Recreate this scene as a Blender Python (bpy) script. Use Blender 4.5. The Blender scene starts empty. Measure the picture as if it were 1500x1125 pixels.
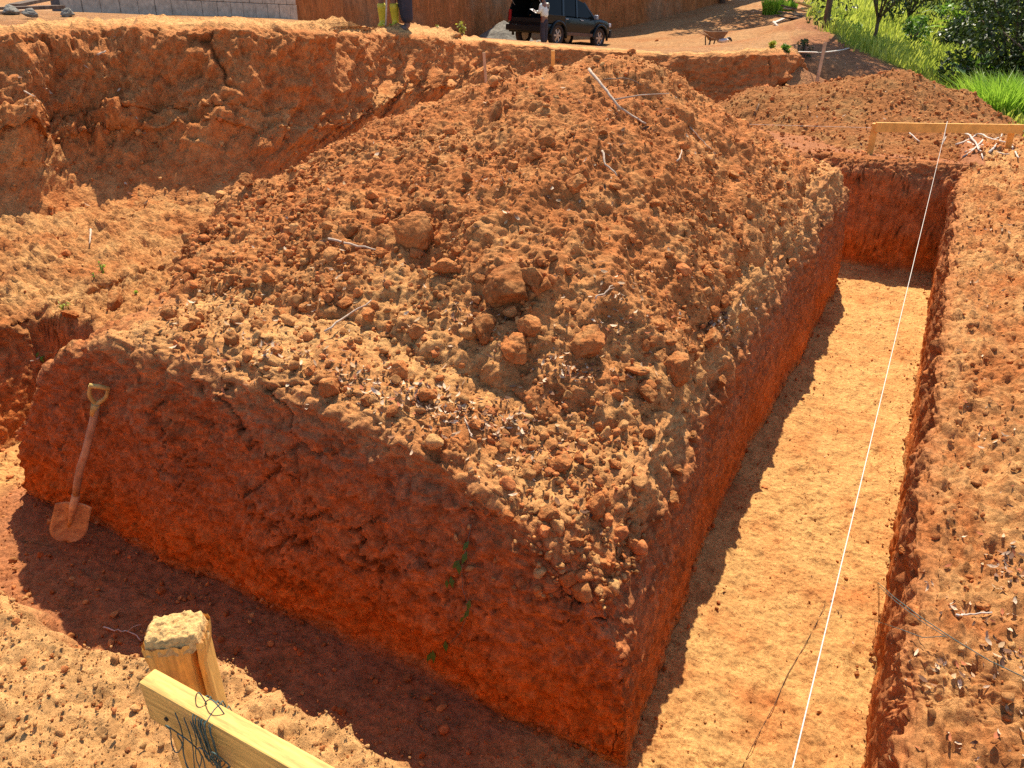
import bpy, bmesh, math, random
import numpy as np
from mathutils import Vector, Matrix, Euler

random.seed(7)
rng = np.random.default_rng(11)
scene = bpy.context.scene
COL = scene.collection

# ------------------------------------------------------------------ camera frame
# world: X runs across the long trench, Y runs along it, z = 0 is the ground the photographer stands on
CZ = 1.58
PITCH = math.radians(28.2)
YAW = math.radians(28.0)
FPX = 1127.0
cP, sP, cY, sY = math.cos(PITCH), math.sin(PITCH), math.cos(YAW), math.sin(YAW)

def rf(R, F, z=0.0):
    """metres right / ahead of the photographer -> world"""
    return Vector((R * cY - F * sY, R * sY + F * cY, z))

def at(px, py, z=None, F=None, X=None, Y=None):
    """point of the place seen at a photo pixel, at a known height / distance / wall plane"""
    r, u = px - 750.0, 562.5 - py
    f = FPX * cP + u * sP
    U = -FPX * sP + u * cP
    dx, dy = r * cY - f * sY, r * sY + f * cY
    if z is not None: t = (z - CZ) / U
    elif F is not None: t = F / f
    elif X is not None: t = X / dx
    else: t = Y / dy
    return Vector((dx * t, dy * t, CZ + U * t))

# ------------------------------------------------------------------ tags and objects
def tag(o, label=None, cat=None, group=None, kind=None):
    if label: o['label'] = label
    if cat: o['category'] = cat
    if group: o['group'] = group
    if kind: o['kind'] = kind
    return o

def empty(name, loc, rot=(0, 0, 0)):
    o = bpy.data.objects.new(name, None)
    o.empty_display_size = 0.1
    o.location = loc; o.rotation_euler = rot
    COL.objects.link(o)
    return o

def link(name, me, mat=None, parent=None, smooth=True):
    if mat is not None:
        me.materials.clear(); me.materials.append(mat)
    if smooth and len(me.polygons):
        me.polygons.foreach_set('use_smooth', np.ones(len(me.polygons), dtype=bool))
    o = bpy.data.objects.new(name, me)
    COL.objects.link(o)
    if parent is not None: o.parent = parent
    return o

def np_mesh(name, V, Fc, col=None):
    """V (n,3), Fc (m,k) with constant k"""
    me = bpy.data.meshes.new(name)
    V = np.ascontiguousarray(V, dtype=np.float32); Fc = np.ascontiguousarray(Fc, dtype=np.int32)
    n, m, k = len(V), len(Fc), Fc.shape[1]
    me.vertices.add(n); me.vertices.foreach_set('co', V.ravel())
    me.loops.add(m * k); me.loops.foreach_set('vertex_index', Fc.ravel())
    me.polygons.add(m)
    me.polygons.foreach_set('loop_start', np.arange(0, m * k, k, dtype=np.int32))
    me.update(calc_edges=True)
    if col is not None:
        a = me.attributes.new('Col', 'FLOAT_COLOR', 'POINT')
        c4 = np.ones((n, 4), dtype=np.float32); c4[:, :3] = col
        a.data.foreach_set('color', c4.ravel())
    return me

def grid_faces(nu, nv):
    i = np.arange(nu * nv).reshape(nu, nv)
    return np.stack([i[:-1, :-1], i[1:, :-1], i[1:, 1:], i[:-1, 1:]], -1).reshape(-1, 4)

def bm_obj(name, bm, mat, parent=None, smooth=False, bevel=0.0):
    if bevel:
        bmesh.ops.bevel(bm, geom=list(bm.edges), offset=bevel, segments=2, affect='EDGES', profile=0.6)
    bmesh.ops.recalc_face_normals(bm, faces=bm.faces)
    me = bpy.data.meshes.new(name); bm.to_mesh(me); bm.free()
    return link(name, me, mat, parent, smooth)

def bm_box(bm, c, size, rot=None):
    M = Matrix.Translation(Vector(c))
    if rot is not None: M = M @ (rot.to_matrix().to_4x4() if not isinstance(rot, Matrix) else rot.to_4x4())
    M = M @ Matrix.Diagonal((size[0], size[1], size[2], 1))
    return bmesh.ops.create_cube(bm, size=1.0, matrix=M)

def tube_arrays(pts, rad, seg=7, close=True):
    pts = [Vector(p) for p in pts]
    if not hasattr(rad, '__len__'): rad = [rad] * len(pts)
    V, Fc = [], []
    t0 = (pts[1] - pts[0]).normalized()
    up = Vector((0, 0, 1)) if abs(t0.z) < 0.9 else Vector((1, 0, 0))
    a = t0.cross(up).normalized()
    for i, p in enumerate(pts):
        t = (pts[min(i + 1, len(pts) - 1)] - pts[max(i - 1, 0)]).normalized()
        a = (a - t * a.dot(t)).normalized(); b = t.cross(a)
        for k in range(seg):
            an = 2 * math.pi * k / seg
            V.append(p + (a * math.cos(an) + b * math.sin(an)) * rad[i])
    n = len(pts)
    for i in range(n - 1):
        for k in range(seg):
            k2 = (k + 1) % seg
            Fc.append((i * seg + k, i * seg + k2, (i + 1) * seg + k2, (i + 1) * seg + k))
    if close:
        Fc.append(tuple(reversed(range(seg)))); Fc.append(tuple(range((n - 1) * seg, n * seg)))
    return V, Fc

class MB:
    """collects shapes into one mesh object"""
    def __init__(s): s.V = []; s.F = []
    def add(s, V, Fc):
        b = len(s.V); s.V += [tuple(v) for v in V]; s.F += [tuple(b + i for i in f) for f in Fc]; return s
    def tube(s, pts, rad, seg=7): return s.add(*tube_arrays(pts, rad, seg))
    def box(s, c, size, rot=None):
        hx, hy, hz = size[0] / 2, size[1] / 2, size[2] / 2
        R = rot.to_matrix() if rot is not None else Matrix.Identity(3)
        V = [Vector(c) + R @ Vector((x, y, z)) for x in (-hx, hx) for y in (-hy, hy) for z in (-hz, hz)]
        return s.add(V, [(0, 1, 3, 2), (4, 6, 7, 5), (0, 4, 5, 1), (2, 3, 7, 6), (0, 2, 6, 4), (1, 5, 7, 3)])
    def bar(s, a, b, w, h, up=(0, 0, 1)):
        a, b = Vector(a), Vector(b); t = (b - a).normalized()
        x = t.cross(Vector(up)).normalized() * w / 2; y = x.cross(t).normalized() * h / 2
        V = [a - x - y, a + x - y, a + x + y, a - x + y, b - x - y, b + x - y, b + x + y, b - x + y]
        return s.add(V, [(3, 2, 1, 0), (4, 5, 6, 7), (0, 1, 5, 4), (1, 2, 6, 5), (2, 3, 7, 6), (3, 0, 4, 7)])
    def build(s, name, mat, parent=None, smooth=False, bevel=0):
        me = bpy.data.meshes.new(name); me.from_pydata(s.V, [], s.F); me.update()
        o = link(name, me, mat, parent, smooth)
        if bevel:
            m = o.modifiers.new('Bevel', 'BEVEL'); m.width = bevel; m.segments = 2; m.limit_method = 'ANGLE'
        return o

# ------------------------------------------------------------------ noise (vectorised)
_perm = rng.permutation(256).astype(np.int32)
_perm = np.concatenate([_perm, _perm])
_g = rng.normal(size=(256, 3)).astype(np.float32)
_g /= np.linalg.norm(_g, axis=1, keepdims=True)

def perlin(P):
    P = np.asarray(P, dtype=np.float32)
    I = np.floor(P).astype(np.int32); f = P - I
    w = f * f * f * (f * (f * 6 - 15) + 10)
    I &= 255
    out = 0
    for dx in (0, 1):
        wx = w[..., 0] if dx else 1 - w[..., 0]
        a = _perm[(I[..., 0] + dx) & 255]
        for dy in (0, 1):
            wy = wx * (w[..., 1] if dy else 1 - w[..., 1])
            b = _perm[(a + I[..., 1] + dy) & 255]
            for dz in (0, 1):
                wz = wy * (w[..., 2] if dz else 1 - w[..., 2])
                g = _g[_perm[(b + I[..., 2] + dz) & 255]]
                out = out + wz * (g[..., 0] * (f[..., 0] - dx) + g[..., 1] * (f[..., 1] - dy) + g[..., 2] * (f[..., 2] - dz))
    return out * 1.5

def fbm(P, size, octv=4, gain=0.5, off=0.0, ridged=False):
    P = np.asarray(P, dtype=np.float32) / size + off
    a, s, tot = 1.0, 0.0, 0.0
    for k in range(octv):
        n = perlin(P)
        if ridged: n = 1 - 2 * np.abs(n)
        s = s + a * n; tot += a
        P = P * 2.03 + 17.3; a *= gain
    return s / tot

def h2(ix, iy, k):
    return _perm[(_perm[(_perm[(ix + k * 37) & 255] + iy) & 255] + k * 11) & 255] / 255.0

def domes(x, y, cell, rmin, rmax, prob, seed, flat=0.8):
    """rounded clods set in cells; returns a height"""
    gx, gy = x / cell, y / cell
    ix, iy = np.floor(gx).astype(np.int32), np.floor(gy).astype(np.int32)
    out = np.zeros_like(x)
    for dx in (-1, 0, 1):
        for dy in (-1, 0, 1):
            cx, cy = ix + dx, iy + dy
            px = (cx + 0.1 + 0.8 * h2(cx, cy, seed)) * cell
            py = (cy + 0.1 + 0.8 * h2(cx, cy, seed + 1)) * cell
            q = h2(cx, cy, seed + 2)
            r = (rmin + (rmax - rmin) * (q * q)) * (h2(cx, cy, seed + 3) < prob)
            d2 = (x - px) ** 2 + (y - py) ** 2
            out = np.maximum(out, np.sqrt(np.maximum(r * r - d2, 0)) * flat)
    return out

def cracks(x, y, cell, seed):
    """0 on a crack line, growing away from it"""
    gx, gy = x / cell, y / cell
    ix, iy = np.floor(gx).astype(np.int32), np.floor(gy).astype(np.int32)
    f1 = np.full_like(x, 9.0); f2 = np.full_like(x, 9.0)
    for dx in (-1, 0, 1):
        for dy in (-1, 0, 1):
            cx, cy = ix + dx, iy + dy
            d = np.hypot(gx - cx - h2(cx, cy, seed), gy - cy - h2(cx, cy, seed + 1))
            n1 = np.minimum(f1, d); f2 = np.minimum(np.maximum(f1, d), f2); f1 = n1
    return (f2 - f1) * cell

def smooth01(t):
    t = np.clip(t, 0, 1); return t * t * (3 - 2 * t)

def rbf(ctrl, x, y, lin=0.0):
    """height through control points (n,3)"""
    c = np.array(ctrl, dtype=np.float64)
    n = len(c)
    d = np.hypot(c[:, None, 0] - c[None, :, 0], c[:, None, 1] - c[None, :, 1])
    A = np.zeros((n + 1, n + 1)); A[:n, :n] = d + np.eye(n) * lin; A[:n, n] = 1; A[n, :n] = 1
    w = np.linalg.solve(A, np.concatenate([c[:, 2], [0]]))
    out = np.full(np.shape(x), w[n], dtype=np.float64)
    for i in range(n):
        out += w[i] * np.sqrt((x - c[i, 0]) ** 2 + (y - c[i, 1]) ** 2 + 0.04)
    return out

def grid_normals(P):
    du = np.gradient(P, axis=0); dv = np.gradient(P, axis=1)
    n = np.cross(du, dv); n /= np.linalg.norm(n, axis=-1, keepdims=True) + 1e-9
    return n

def mixc(a, b, t):
    t = np.clip(t, 0, 1)[..., None]
    return np.asarray(a) * (1 - t) + np.asarray(b) * t

# ------------------------------------------------------------------ materials
def new_mat(name):
    m = bpy.data.materials.new(name); m.use_nodes = True
    nt = m.node_tree; b = nt.nodes['Principled BSDF']
    return m, nt, b

def nd(nt, typ, **kw):
    n = nt.nodes.new(typ)
    for k, v in kw.items():
        if k.startswith('_'): setattr(n, k[1:], v)
        else: n.inputs[k.replace('__', ' ')].default_value = v
    return n

def soil_mat(name, bump=1.0, fine=1.0, streak=None):
    m, nt, b = new_mat(name); L = nt.links
    b.inputs['Roughness'].default_value = 0.95
    b.inputs['Specular IOR Level'].default_value = 0.12
    att = nd(nt, 'ShaderNodeAttribute', _attribute_name='Col')
    tc = nd(nt, 'ShaderNodeTexCoord')
    src = tc.outputs['Object']
    if streak is not None:
        mp = nd(nt, 'ShaderNodeMapping'); mp.inputs['Scale'].default_value = streak
        L.new(src, mp.inputs['Vector']); src = mp.outputs['Vector']
    n1 = nd(nt, 'ShaderNodeTexNoise', Scale=14.0 * fine, Detail=8.0, Roughness=0.7)
    n2 = nd(nt, 'ShaderNodeTexNoise', Scale=52.0 * fine, Detail=8.0, Roughness=0.8)
    v1 = nd(nt, 'ShaderNodeTexVoronoi', Scale=40.0 * fine)
    for n in (n1, n2, v1): L.new(src, n.inputs['Vector'])
    # colour grain
    r1 = nd(nt, 'ShaderNodeMapRange'); r1.inputs['From Min'].default_value = 0.3; r1.inputs['From Max'].default_value = 0.7
    r1.inputs['To Min'].default_value = 0.62; r1.inputs['To Max'].default_value = 1.30
    L.new(n1.outputs['Fac'], r1.inputs['Value'])
    r2 = nd(nt, 'ShaderNodeMapRange'); r2.inputs['From Min'].default_value = 0.3; r2.inputs['From Max'].default_value = 0.7
    r2.inputs['To Min'].default_value = 0.58; r2.inputs['To Max'].default_value = 1.40
    L.new(n2.outputs['Fac'], r2.inputs['Value'])
    mu = nd(nt, 'ShaderNodeMath', _operation='MULTIPLY'); L.new(r1.outputs[0], mu.inputs[0]); L.new(r2.outputs[0], mu.inputs[1])
    vm = nd(nt, 'ShaderNodeVectorMath', _operation='SCALE'); L.new(att.outputs['Color'], vm.inputs[0]); L.new(mu.outputs[0], vm.inputs['Scale'])
    # pale and dark grit
    n3 = nd(nt, 'ShaderNodeTexNoise', Scale=150.0 * fine, Detail=5.0, Roughness=0.7); L.new(src, n3.inputs['Vector'])
    g1 = nd(nt, 'ShaderNodeMapRange'); g1.inputs['From Min'].default_value = 0.66; g1.inputs['From Max'].default_value = 0.72
    g1.inputs['To Min'].default_value = 0.0; g1.inputs['To Max'].default_value = 0.55
    L.new(n3.outputs['Fac'], g1.inputs['Value'])
    mx = nd(nt, 'ShaderNodeMix', _data_type='RGBA'); mx.inputs['B'].default_value = (0.5, 0.27, 0.13, 1)
    L.new(g1.outputs[0], mx.inputs['Factor']); L.new(vm.outputs[0], mx.inputs['A'])
    L.new(mx.outputs['Result'], b.inputs['Base Color'])
    # relief
    b1 = nd(nt, 'ShaderNodeBump', Strength=0.7 * bump, Distance=0.016 / fine); L.new(v1.outputs['Distance'], b1.inputs['Height']); b1.invert = True
    b2 = nd(nt, 'ShaderNodeBump', Strength=0.8 * bump, Distance=0.014 / fine); L.new(n2.outputs['Fac'], b2.inputs['Height'])
    b3 = nd(nt, 'ShaderNodeBump', Strength=0.6 * bump, Distance=0.03 / fine); L.new(n1.outputs['Fac'], b3.inputs['Height'])
    L.new(b3.outputs[0], b1.inputs['Normal']); L.new(b1.outputs[0], b2.inputs['Normal'])
    b4 = nd(nt, 'ShaderNodeBump', Strength=0.7 * bump, Distance=0.006 / fine); L.new(n3.outputs['Fac'], b4.inputs['Height']); L.new(b2.outputs[0], b4.inputs['Normal'])
    L.new(b4.outputs[0], b.inputs['Normal'])
    return m

def plain_mat(name, col, rough=0.6, metal=0.0, var=0.2, scale=20.0, stretch=(1, 1, 1), bump=0.2, spec=0.3, trans=0.0, col2=None):
    m, nt, b = new_mat(name); L = nt.links
    b.inputs['Roughness'].default_value = rough; b.inputs['Metallic'].default_value = metal
    b.inputs['Specular IOR Level'].default_value = spec
    tc = nd(nt, 'ShaderNodeTexCoord'); mp = nd(nt, 'ShaderNodeMapping'); mp.inputs['Scale'].default_value = stretch
    L.new(tc.outputs['Object'], mp.inputs['Vector'])
    n = nd(nt, 'ShaderNodeTexNoise', Scale=scale, Detail=6.0, Roughness=0.65); L.new(mp.outputs[0], n.inputs['Vector'])
    c2 = col2 or tuple(c * (1 - var) * 0.8 for c in col)
    cr = nd(nt, 'ShaderNodeValToRGB')
    cr.color_ramp.elements[0].position = 0.3; cr.color_ramp.elements[0].color = (*c2, 1)
    cr.color_ramp.elements[1].position = 0.7; cr.color_ramp.elements[1].color = (*[min(1, c * (1 + var * 0.4)) for c in col], 1)
    L.new(n.outputs['Fac'], cr.inputs['Fac']); L.new(cr.outputs[0], b.inputs['Base Color'])
    if bump:
        bp = nd(nt, 'ShaderNodeBump', Strength=bump, Distance=0.01); L.new(n.outputs['Fac'], bp.inputs['Height']); L.new(bp.outputs[0], b.inputs['Normal'])
    if trans:
        t = nd(nt, 'ShaderNodeBsdfTranslucent'); mxs = nd(nt, 'ShaderNodeMixShader', Fac=trans)
        L.new(cr.outputs[0], t.inputs['Color']); L.new(b.outputs[0], mxs.inputs[1]); L.new(t.outputs[0], mxs.inputs[2])
        L.new(mxs.outputs[0], nt.nodes['Material Output'].inputs['Surface'])
    return m

def leaf_mat(name, c_dark, c_light, trans=0.35, rough=0.45):
    m, nt, b = new_mat(name); L = nt.links
    att = nd(nt, 'ShaderNodeAttribute', _attribute_name='Col')
    sep = nd(nt, 'ShaderNodeSeparateColor'); L.new(att.outputs['Color'], sep.inputs[0])
    mx = nd(nt, 'ShaderNodeMix', _data_type='RGBA'); mx.inputs['A'].default_value = (*c_dark, 1); mx.inputs['B'].default_value = (*c_light, 1)
    L.new(sep.outputs[0], mx.inputs['Factor'])
    L.new(mx.outputs['Result'], b.inputs['Base Color'])
    b.inputs['Roughness'].default_value = rough; b.inputs['Specular IOR Level'].default_value = 0.4
    t = nd(nt, 'ShaderNodeBsdfTranslucent'); L.new(mx.outputs['Result'], t.inputs['Color'])
    ms = nd(nt, 'ShaderNodeMixShader', Fac=trans); L.new(b.outputs[0], ms.inputs[1]); L.new(t.outputs[0], ms.inputs[2])
    L.new(ms.outputs[0], nt.nodes['Material Output'].inputs['Surface'])
    return m

# soil colours (albedo)
TAN = np.array((0.68, 0.35, 0.125)); CLAY = np.array((0.52, 0.18, 0.052)); RED = np.array((0.58, 0.195, 0.062))
RUST = np.array((0.70, 0.185, 0.028)); UMBER = np.array((0.28, 0.112, 0.048)); FLOOR = np.array((0.62, 0.33, 0.112))

M_soil = soil_mat('red_earth')
M_soil_far = soil_mat('red_earth_far', bump=1.0, fine=0.45)
M_cliff = soil_mat('cut_cliff_earth', bump=1.0, fine=0.3, streak=(1, 1, 0.25))
M_timber = plain_mat('fresh_pine', (0.82, 0.45, 0.115), 0.65, var=0.45, scale=9, stretch=(1.2, 14, 14), bump=0.12)
M_timber_post = plain_mat('fresh_pine_upright', (0.80, 0.42, 0.10), 0.65, var=0.3, scale=9, stretch=(14, 14, 1.2), bump=0.15)
def add_stains(m, col=(.42, .20, .075), scale=7.0, amount=.75, lo=.52, hi=.66):
    nt = m.node_tree; L = nt.links; b = nt.nodes['Principled BSDF']
    src = b.inputs['Base Color'].links[0].from_socket
    tc = nd(nt, 'ShaderNodeTexCoord'); n = nd(nt, 'ShaderNodeTexNoise', Scale=scale, Detail=8.0, Roughness=.72); L.new(tc.outputs['Object'], n.inputs['Vector'])
    r = nd(nt, 'ShaderNodeMapRange'); r.inputs['From Min'].default_value = lo; r.inputs['From Max'].default_value = hi; r.inputs['To Max'].default_value = amount
    L.new(n.outputs['Fac'], r.inputs['Value'])
    mx = nd(nt, 'ShaderNodeMix', _data_type='RGBA'); mx.inputs['B'].default_value = (*col, 1)
    L.new(r.outputs[0], mx.inputs['Factor']); L.new(src, mx.inputs['A']); L.new(mx.outputs['Result'], b.inputs['Base Color'])
M_timber_end = plain_mat('hammered_pine_end', (0.74, 0.44, 0.16), 0.9, var=0.4, scale=140, bump=0.7)
M_timber_orange = plain_mat('orange_pine', (0.88, 0.43, 0.09), 0.65, var=0.25, scale=8, stretch=(1, 1, 1), bump=0.1)
M_shaft = plain_mat('worn_wood_shaft', (0.58, 0.38, 0.22), 0.7, var=0.5, scale=16, stretch=(1, 1, 0.3), bump=0.3, col2=(0.24, 0.14, 0.08))
M_blade = plain_mat('soiled_steel', (0.72, 0.47, 0.20), 0.75, var=0.3, scale=18, bump=0.25, col2=(0.52, 0.26, 0.12))
M_grip = plain_mat('straw_plastic', (0.62, 0.42, 0.12), 0.55, var=0.3, scale=30, bump=0.1)
M_twig = plain_mat('pale_dry_twig', (0.55, 0.40, 0.28), 0.8, var=0.4, scale=40, bump=0.2)
M_twig_dark = plain_mat('brown_twig', (0.25, 0.16, 0.10), 0.8, var=0.4, scale=40, bump=0.2)
M_root = plain_mat('bleached_root', (0.62, 0.52, 0.42), 0.8, var=0.35, scale=30, bump=0.2)
M_cord = plain_mat('white_cord', (0.72, 0.64, 0.52), 0.7, var=0.1, scale=300, bump=0.3)
M_twine = plain_mat('green_twine', (0.075, 0.115, 0.095), 0.6, var=0.5, scale=200, bump=0.2, col2=(0.03, 0.06, 0.055))
add_stains(M_timber); add_stains(M_timber_post, scale=9.0); add_stains(M_blade, (.30, .13, .06), 14.0, .8, .5, .62); add_stains(M_shaft, (.46, .2, .085), 12.0, .7)
M_black = plain_mat('nail_and_shadow_line', (0.05, 0.03, 0.02), 0.8, var=0.2, scale=100, bump=0)
M_block = plain_mat('grey_concrete_block', (0.50, 0.40, 0.30), 0.9, var=0.25, scale=9, bump=0.4)
M_mortar = plain_mat('dark_mortar_gap', (0.13, 0.11, 0.10), 0.95, var=0.3, scale=12, bump=0.2)
M_gravel = plain_mat('grey_gravel', (0.25, 0.225, 0.18), 0.9, var=0.5, scale=12, bump=0.8)
M_bark = plain_mat('brown_bark', (0.16, 0.11, 0.075), 0.9, var=0.5, scale=12, stretch=(1, 1, 0.3), bump=0.5)
M_plank = plain_mat('weathered_plank', (0.58, 0.36, 0.20), 0.85, var=0.4, scale=5, bump=0.2)
# ------------------------------------------------------------------ the dug ground: trenches and the block between them
FZ = -1.52                                      # trench floor
def stack(*segs):
    """segs of (start, end, n) -> values, plus an optional second row (wall fraction)"""
    x, a = [], []
    for s in segs:
        n = s[2]; t = np.linspace(0, 1, n, endpoint=False)
        x.append(s[0] + (s[1] - s[0]) * t)
        a.append(np.full(n, s[3]) if not isinstance(s[3], tuple) else s[3][0] + (s[3][1] - s[3][0]) * t)
    return np.concatenate(x), np.concatenate(a)

# across (X): left terrace | wall | left trench | block's left flank | block | wall | long trench | wall | right ground
xs, ax, reg = [], [], []
def seg(x0, x1, n, a0, a1, r):
    t = np.linspace(0, 1, n, endpoint=False)
    xs.append(x0 + (x1 - x0) * t); ax.append(a0 + (a1 - a0) * t); reg.append(np.full(n, r))
seg(-10.5, -5.75, 150, 1, 1, 0)
seg(-5.75, -5.52, 50, 1, 0, 0)
seg(-5.52, -4.84, 34, 0, 0, 1)
for (x0, a0), (x1, a1) in zip(((-4.84, 0), (-4.78, .35), (-4.38, .68), (-4.0, .88)), ((-4.78, .35), (-4.38, .68), (-4.0, .88), (-3.5, 1))):
    seg(x0, x1, 30, a0, a1, 2)
seg(-3.5, -.97, 190, 1, 1, 2)
for (x0, a0), (x1, a1) in zip(((-.97, 1), (-.81, .94), (-.675, .76), (-.63, .45)), ((-.81, .94), (-.675, .76), (-.63, .45), (-.60, 0))):
    seg(x0, x1, 26, a0, a1, 2)
seg(-.60, .335, 75, 0, 0, 3)
for (x0, a0), (x1, a1) in zip(((.335, 0), (.322, .8), (.335, .93), (.40, .98)), ((.322, .8), (.335, .93), (.40, .98), (.56, 1))):
    seg(x0, x1, 30, a0, a1, 4)
seg(.56, 4.6, 225, 1, 1, 4)
U = np.concatenate(xs); AU = np.concatenate(ax); RU = np.concatenate(reg)
# along (Y): near ground | wall | front trench | wall | block | wall | far trench | wall | far ground
xs, ax, reg = [], [], []
seg(-.6, .25, 20, 1, 1, 0)
seg(.25, .80, 44, 1, 1, 0)
seg(.80, .95, 26, 1, 0, 0)
seg(.95, 2.18, 85, 0, 0, 1)
for (x0, a0), (x1, a1) in zip(((2.18, 0), (2.22, .45), (2.26, .82), (2.31, .95)), ((2.22, .45), (2.26, .82), (2.31, .95), (2.42, 1))):
    seg(x0, x1, 38, a0, a1, 2)
seg(2.42, 5.0, 170, 1, 1, 2)
seg(5.0, 8.75, 150, 1, 1, 2)
seg(8.75, 8.95, 16, 1, 0, 2)
seg(8.95, 9.72, 26, 0, 0, 3)
for (x0, a0), (x1, a1) in zip(((9.72, 0), (9.80, .85)), ((9.80, .85), (9.95, 1))):
    seg(x0, x1, 20, a0, a1, 4)
seg(9.95, 12.5, 60, 1, 1, 4)
Vv = np.concatenate(xs); BV = np.concatenate(ax); RV = np.concatenate(reg)
nu, nv = len(U), len(Vv)
X = np.repeat(U[:, None], nv, 1); Y = np.repeat(Vv[None, :], nu, 0)
A = np.repeat(AU[:, None], nv, 1); B = np.repeat(BV[None, :], nu, 0)
RX = np.repeat(RU[:, None], nv, 1); RY = np.repeat(RV[None, :], nu, 0)

E_block = np.where(RX == 2, A, 0) * 1.0
E_block = np.minimum(E_block, np.where(RY == 2, B, 0))
cd2_ = ((X + .62) / .30) ** 2 + ((Y - 2.22) / .30) ** 2
E_block = E_block * (1 - .26 * np.exp(-cd2_))
E_near = np.where(RY == 0, B, 0)
E_right = np.where(RX == 4, A, 0)
E_left = np.where(RX == 0, A, 0)
E_far = np.where(RY == 4, B, 0)

# the near edge wanders (read off the photograph at ground height)
edge = [at(x, y, z=0) for x, y in ((-150, 830), (0, 848), (25, 852), (60, 888), (120, 918), (200, 944), (320, 966), (372, 972), (412, 1000), (470, 1026), (560, 1060), (604, 1085), (640, 1122))]
ex = np.array([e.x for e in edge]); ey = np.array([e.y for e in edge])
o_ = np.argsort(ex); ex, ey = ex[o_], ey[o_]
eoff = np.interp(X, ex, ey) - 0.86
eoff += 0.035 * perlin(np.stack([X * 2.6, X * 0, X * 0 + 3.3], -1))
wY = smooth01(1 - np.abs(Y - .86) / 0.55)
Y = Y + eoff * wY
# the walls wander
wr = smooth01(1 - np.abs(X + .66) / .5)
yy = np.array([2.0, 2.4, 3.3, 4.3, 5.4, 7.0, 8.5, 10]); gg = np.array([.0, -.01, -.07, -.11, -.08, -.03, .0, .0])
X = X + wr * (np.interp(Y, yy, gg) + .035 * perlin(np.stack([Y * 1.7, Y * 0 + 9.1, Y * 0], -1)))
wr = smooth01(1 - np.abs(X - .36) / .5)
X = X + wr * (.03 * perlin(np.stack([Y * 1.3, Y * 0 + 4.1, Y * 0], -1)))
wf = smooth01(1 - np.abs(Y - 2.24) / .5)
Y = Y + wf * (.05 * perlin(np.stack([X * 1.1, X * 0 + 5.7, X * 0], -1)) + .03 * perlin(np.stack([X * 3.1, X * 0 + 1.7, X * 0], -1)))

T_ctrl = [(-5.5, 2.3, -.35), (-4.6, 2.3, -.15), (-3.7, 2.3, -.12), (-2.9, 2.3, -.13), (-2.3, 2.3, -.09), (-1.7, 2.3, -.19), (-1.16, 2.3, -.42), (-.86, 2.3, -.47), (-.56, 2.3, -.58),
          (-.65, 3.8, -.36), (-.65, 4.6, -.26), (-.65, 6.6, -.26), (-.7, 7.7, -.12), (-.7, 9, -.2), (-1.4, 3.4, -.14), (-1.7, 2.8, -.18), (-2.5, 3.3, 0), (-3.5, 3.3, 0), (-4.5, 3.4, -.15), (-2.5, 6, 0.1), (-5, 6, -.3), (-3, 8.5, -.1), (-5, 9, -.4)]
T_block = rbf(T_ctrl, X, Y)
T_near = 0.0 * X - .12 * smooth01((X + .2) / 1.5) - .25 * smooth01((X - .3) / 1.5)
T_right = rbf([(.4, 1.5, -.56), (.4, 4, -.53), (.4, 7, -.42), (.4, 9.8, -.28), (1.4, 1.5, -.5), (1.5, 4, -.46), (1.8, 7, -.4), (2, 10, -.3), (4.6, 3, -.4), (4.6, 8, -.4), (4.6, 12, -.6)], X, Y)
T_left = -.72 + .2 * smooth01((-5.75 - X) / 1.3) + .04 * np.sin(Y * 2.1)
T_far = rbf([(-6, 10, -.5), (-1, 10, -.3), (.4, 9.9, -.27), (2, 10, -.3), (4.6, 10, -.4), (-6, 12.5, -.5), (-1, 11, -.5), (1, 11.2, -.55), (3, 11.4, -.55), (4.6, 12.5, -.6), (0, 12.5, -.55)], X, Y)
floor = FZ + 0 * X
def lvl(T, E): return floor + (T - floor) * E
E_fill = np.where((RX <= 2) & (X < -3.8), smooth01((Y - 2.92 + .12 * np.sin(X * 5)) / .22), 0)
T_fill = T_left - .03
Z = np.maximum.reduce([lvl(T_fill, E_fill), lvl(T_block, E_block), lvl(T_near, E_near), lvl(T_right, E_right), lvl(T_left, E_left), lvl(T_far, E_far)])
P = np.stack([X, Y, Z], -1)
N0 = grid_normals(P)
flip = N0[..., 2].mean() < 0
if flip: N0 = -N0
E = np.maximum.reduce([E_block, E_near, E_right, E_left, E_far, E_fill])
isfloor = smooth01(1 - E / .06)
iswall = smooth01((E - .02) / .06) * smooth01((1.0 - E) / .05)
istop = np.clip(1 - isfloor - iswall, 0, 1)
blk = (E_block >= E - 1e-6) & (E_block > 0.01)
rgt = (E_right >= E - 1e-6) & (E_right > 0.01)
nea = (E_near >= E - 1e-6) & (E_near > 0.01)
lft = (np.maximum(E_left, E_fill) >= E - 1e-6) & (np.maximum(E_left, E_fill) > 0.01) & ~((E_block > .999) & (lvl(T_block, E_block) > lvl(T_left, 1.0)))
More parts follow.
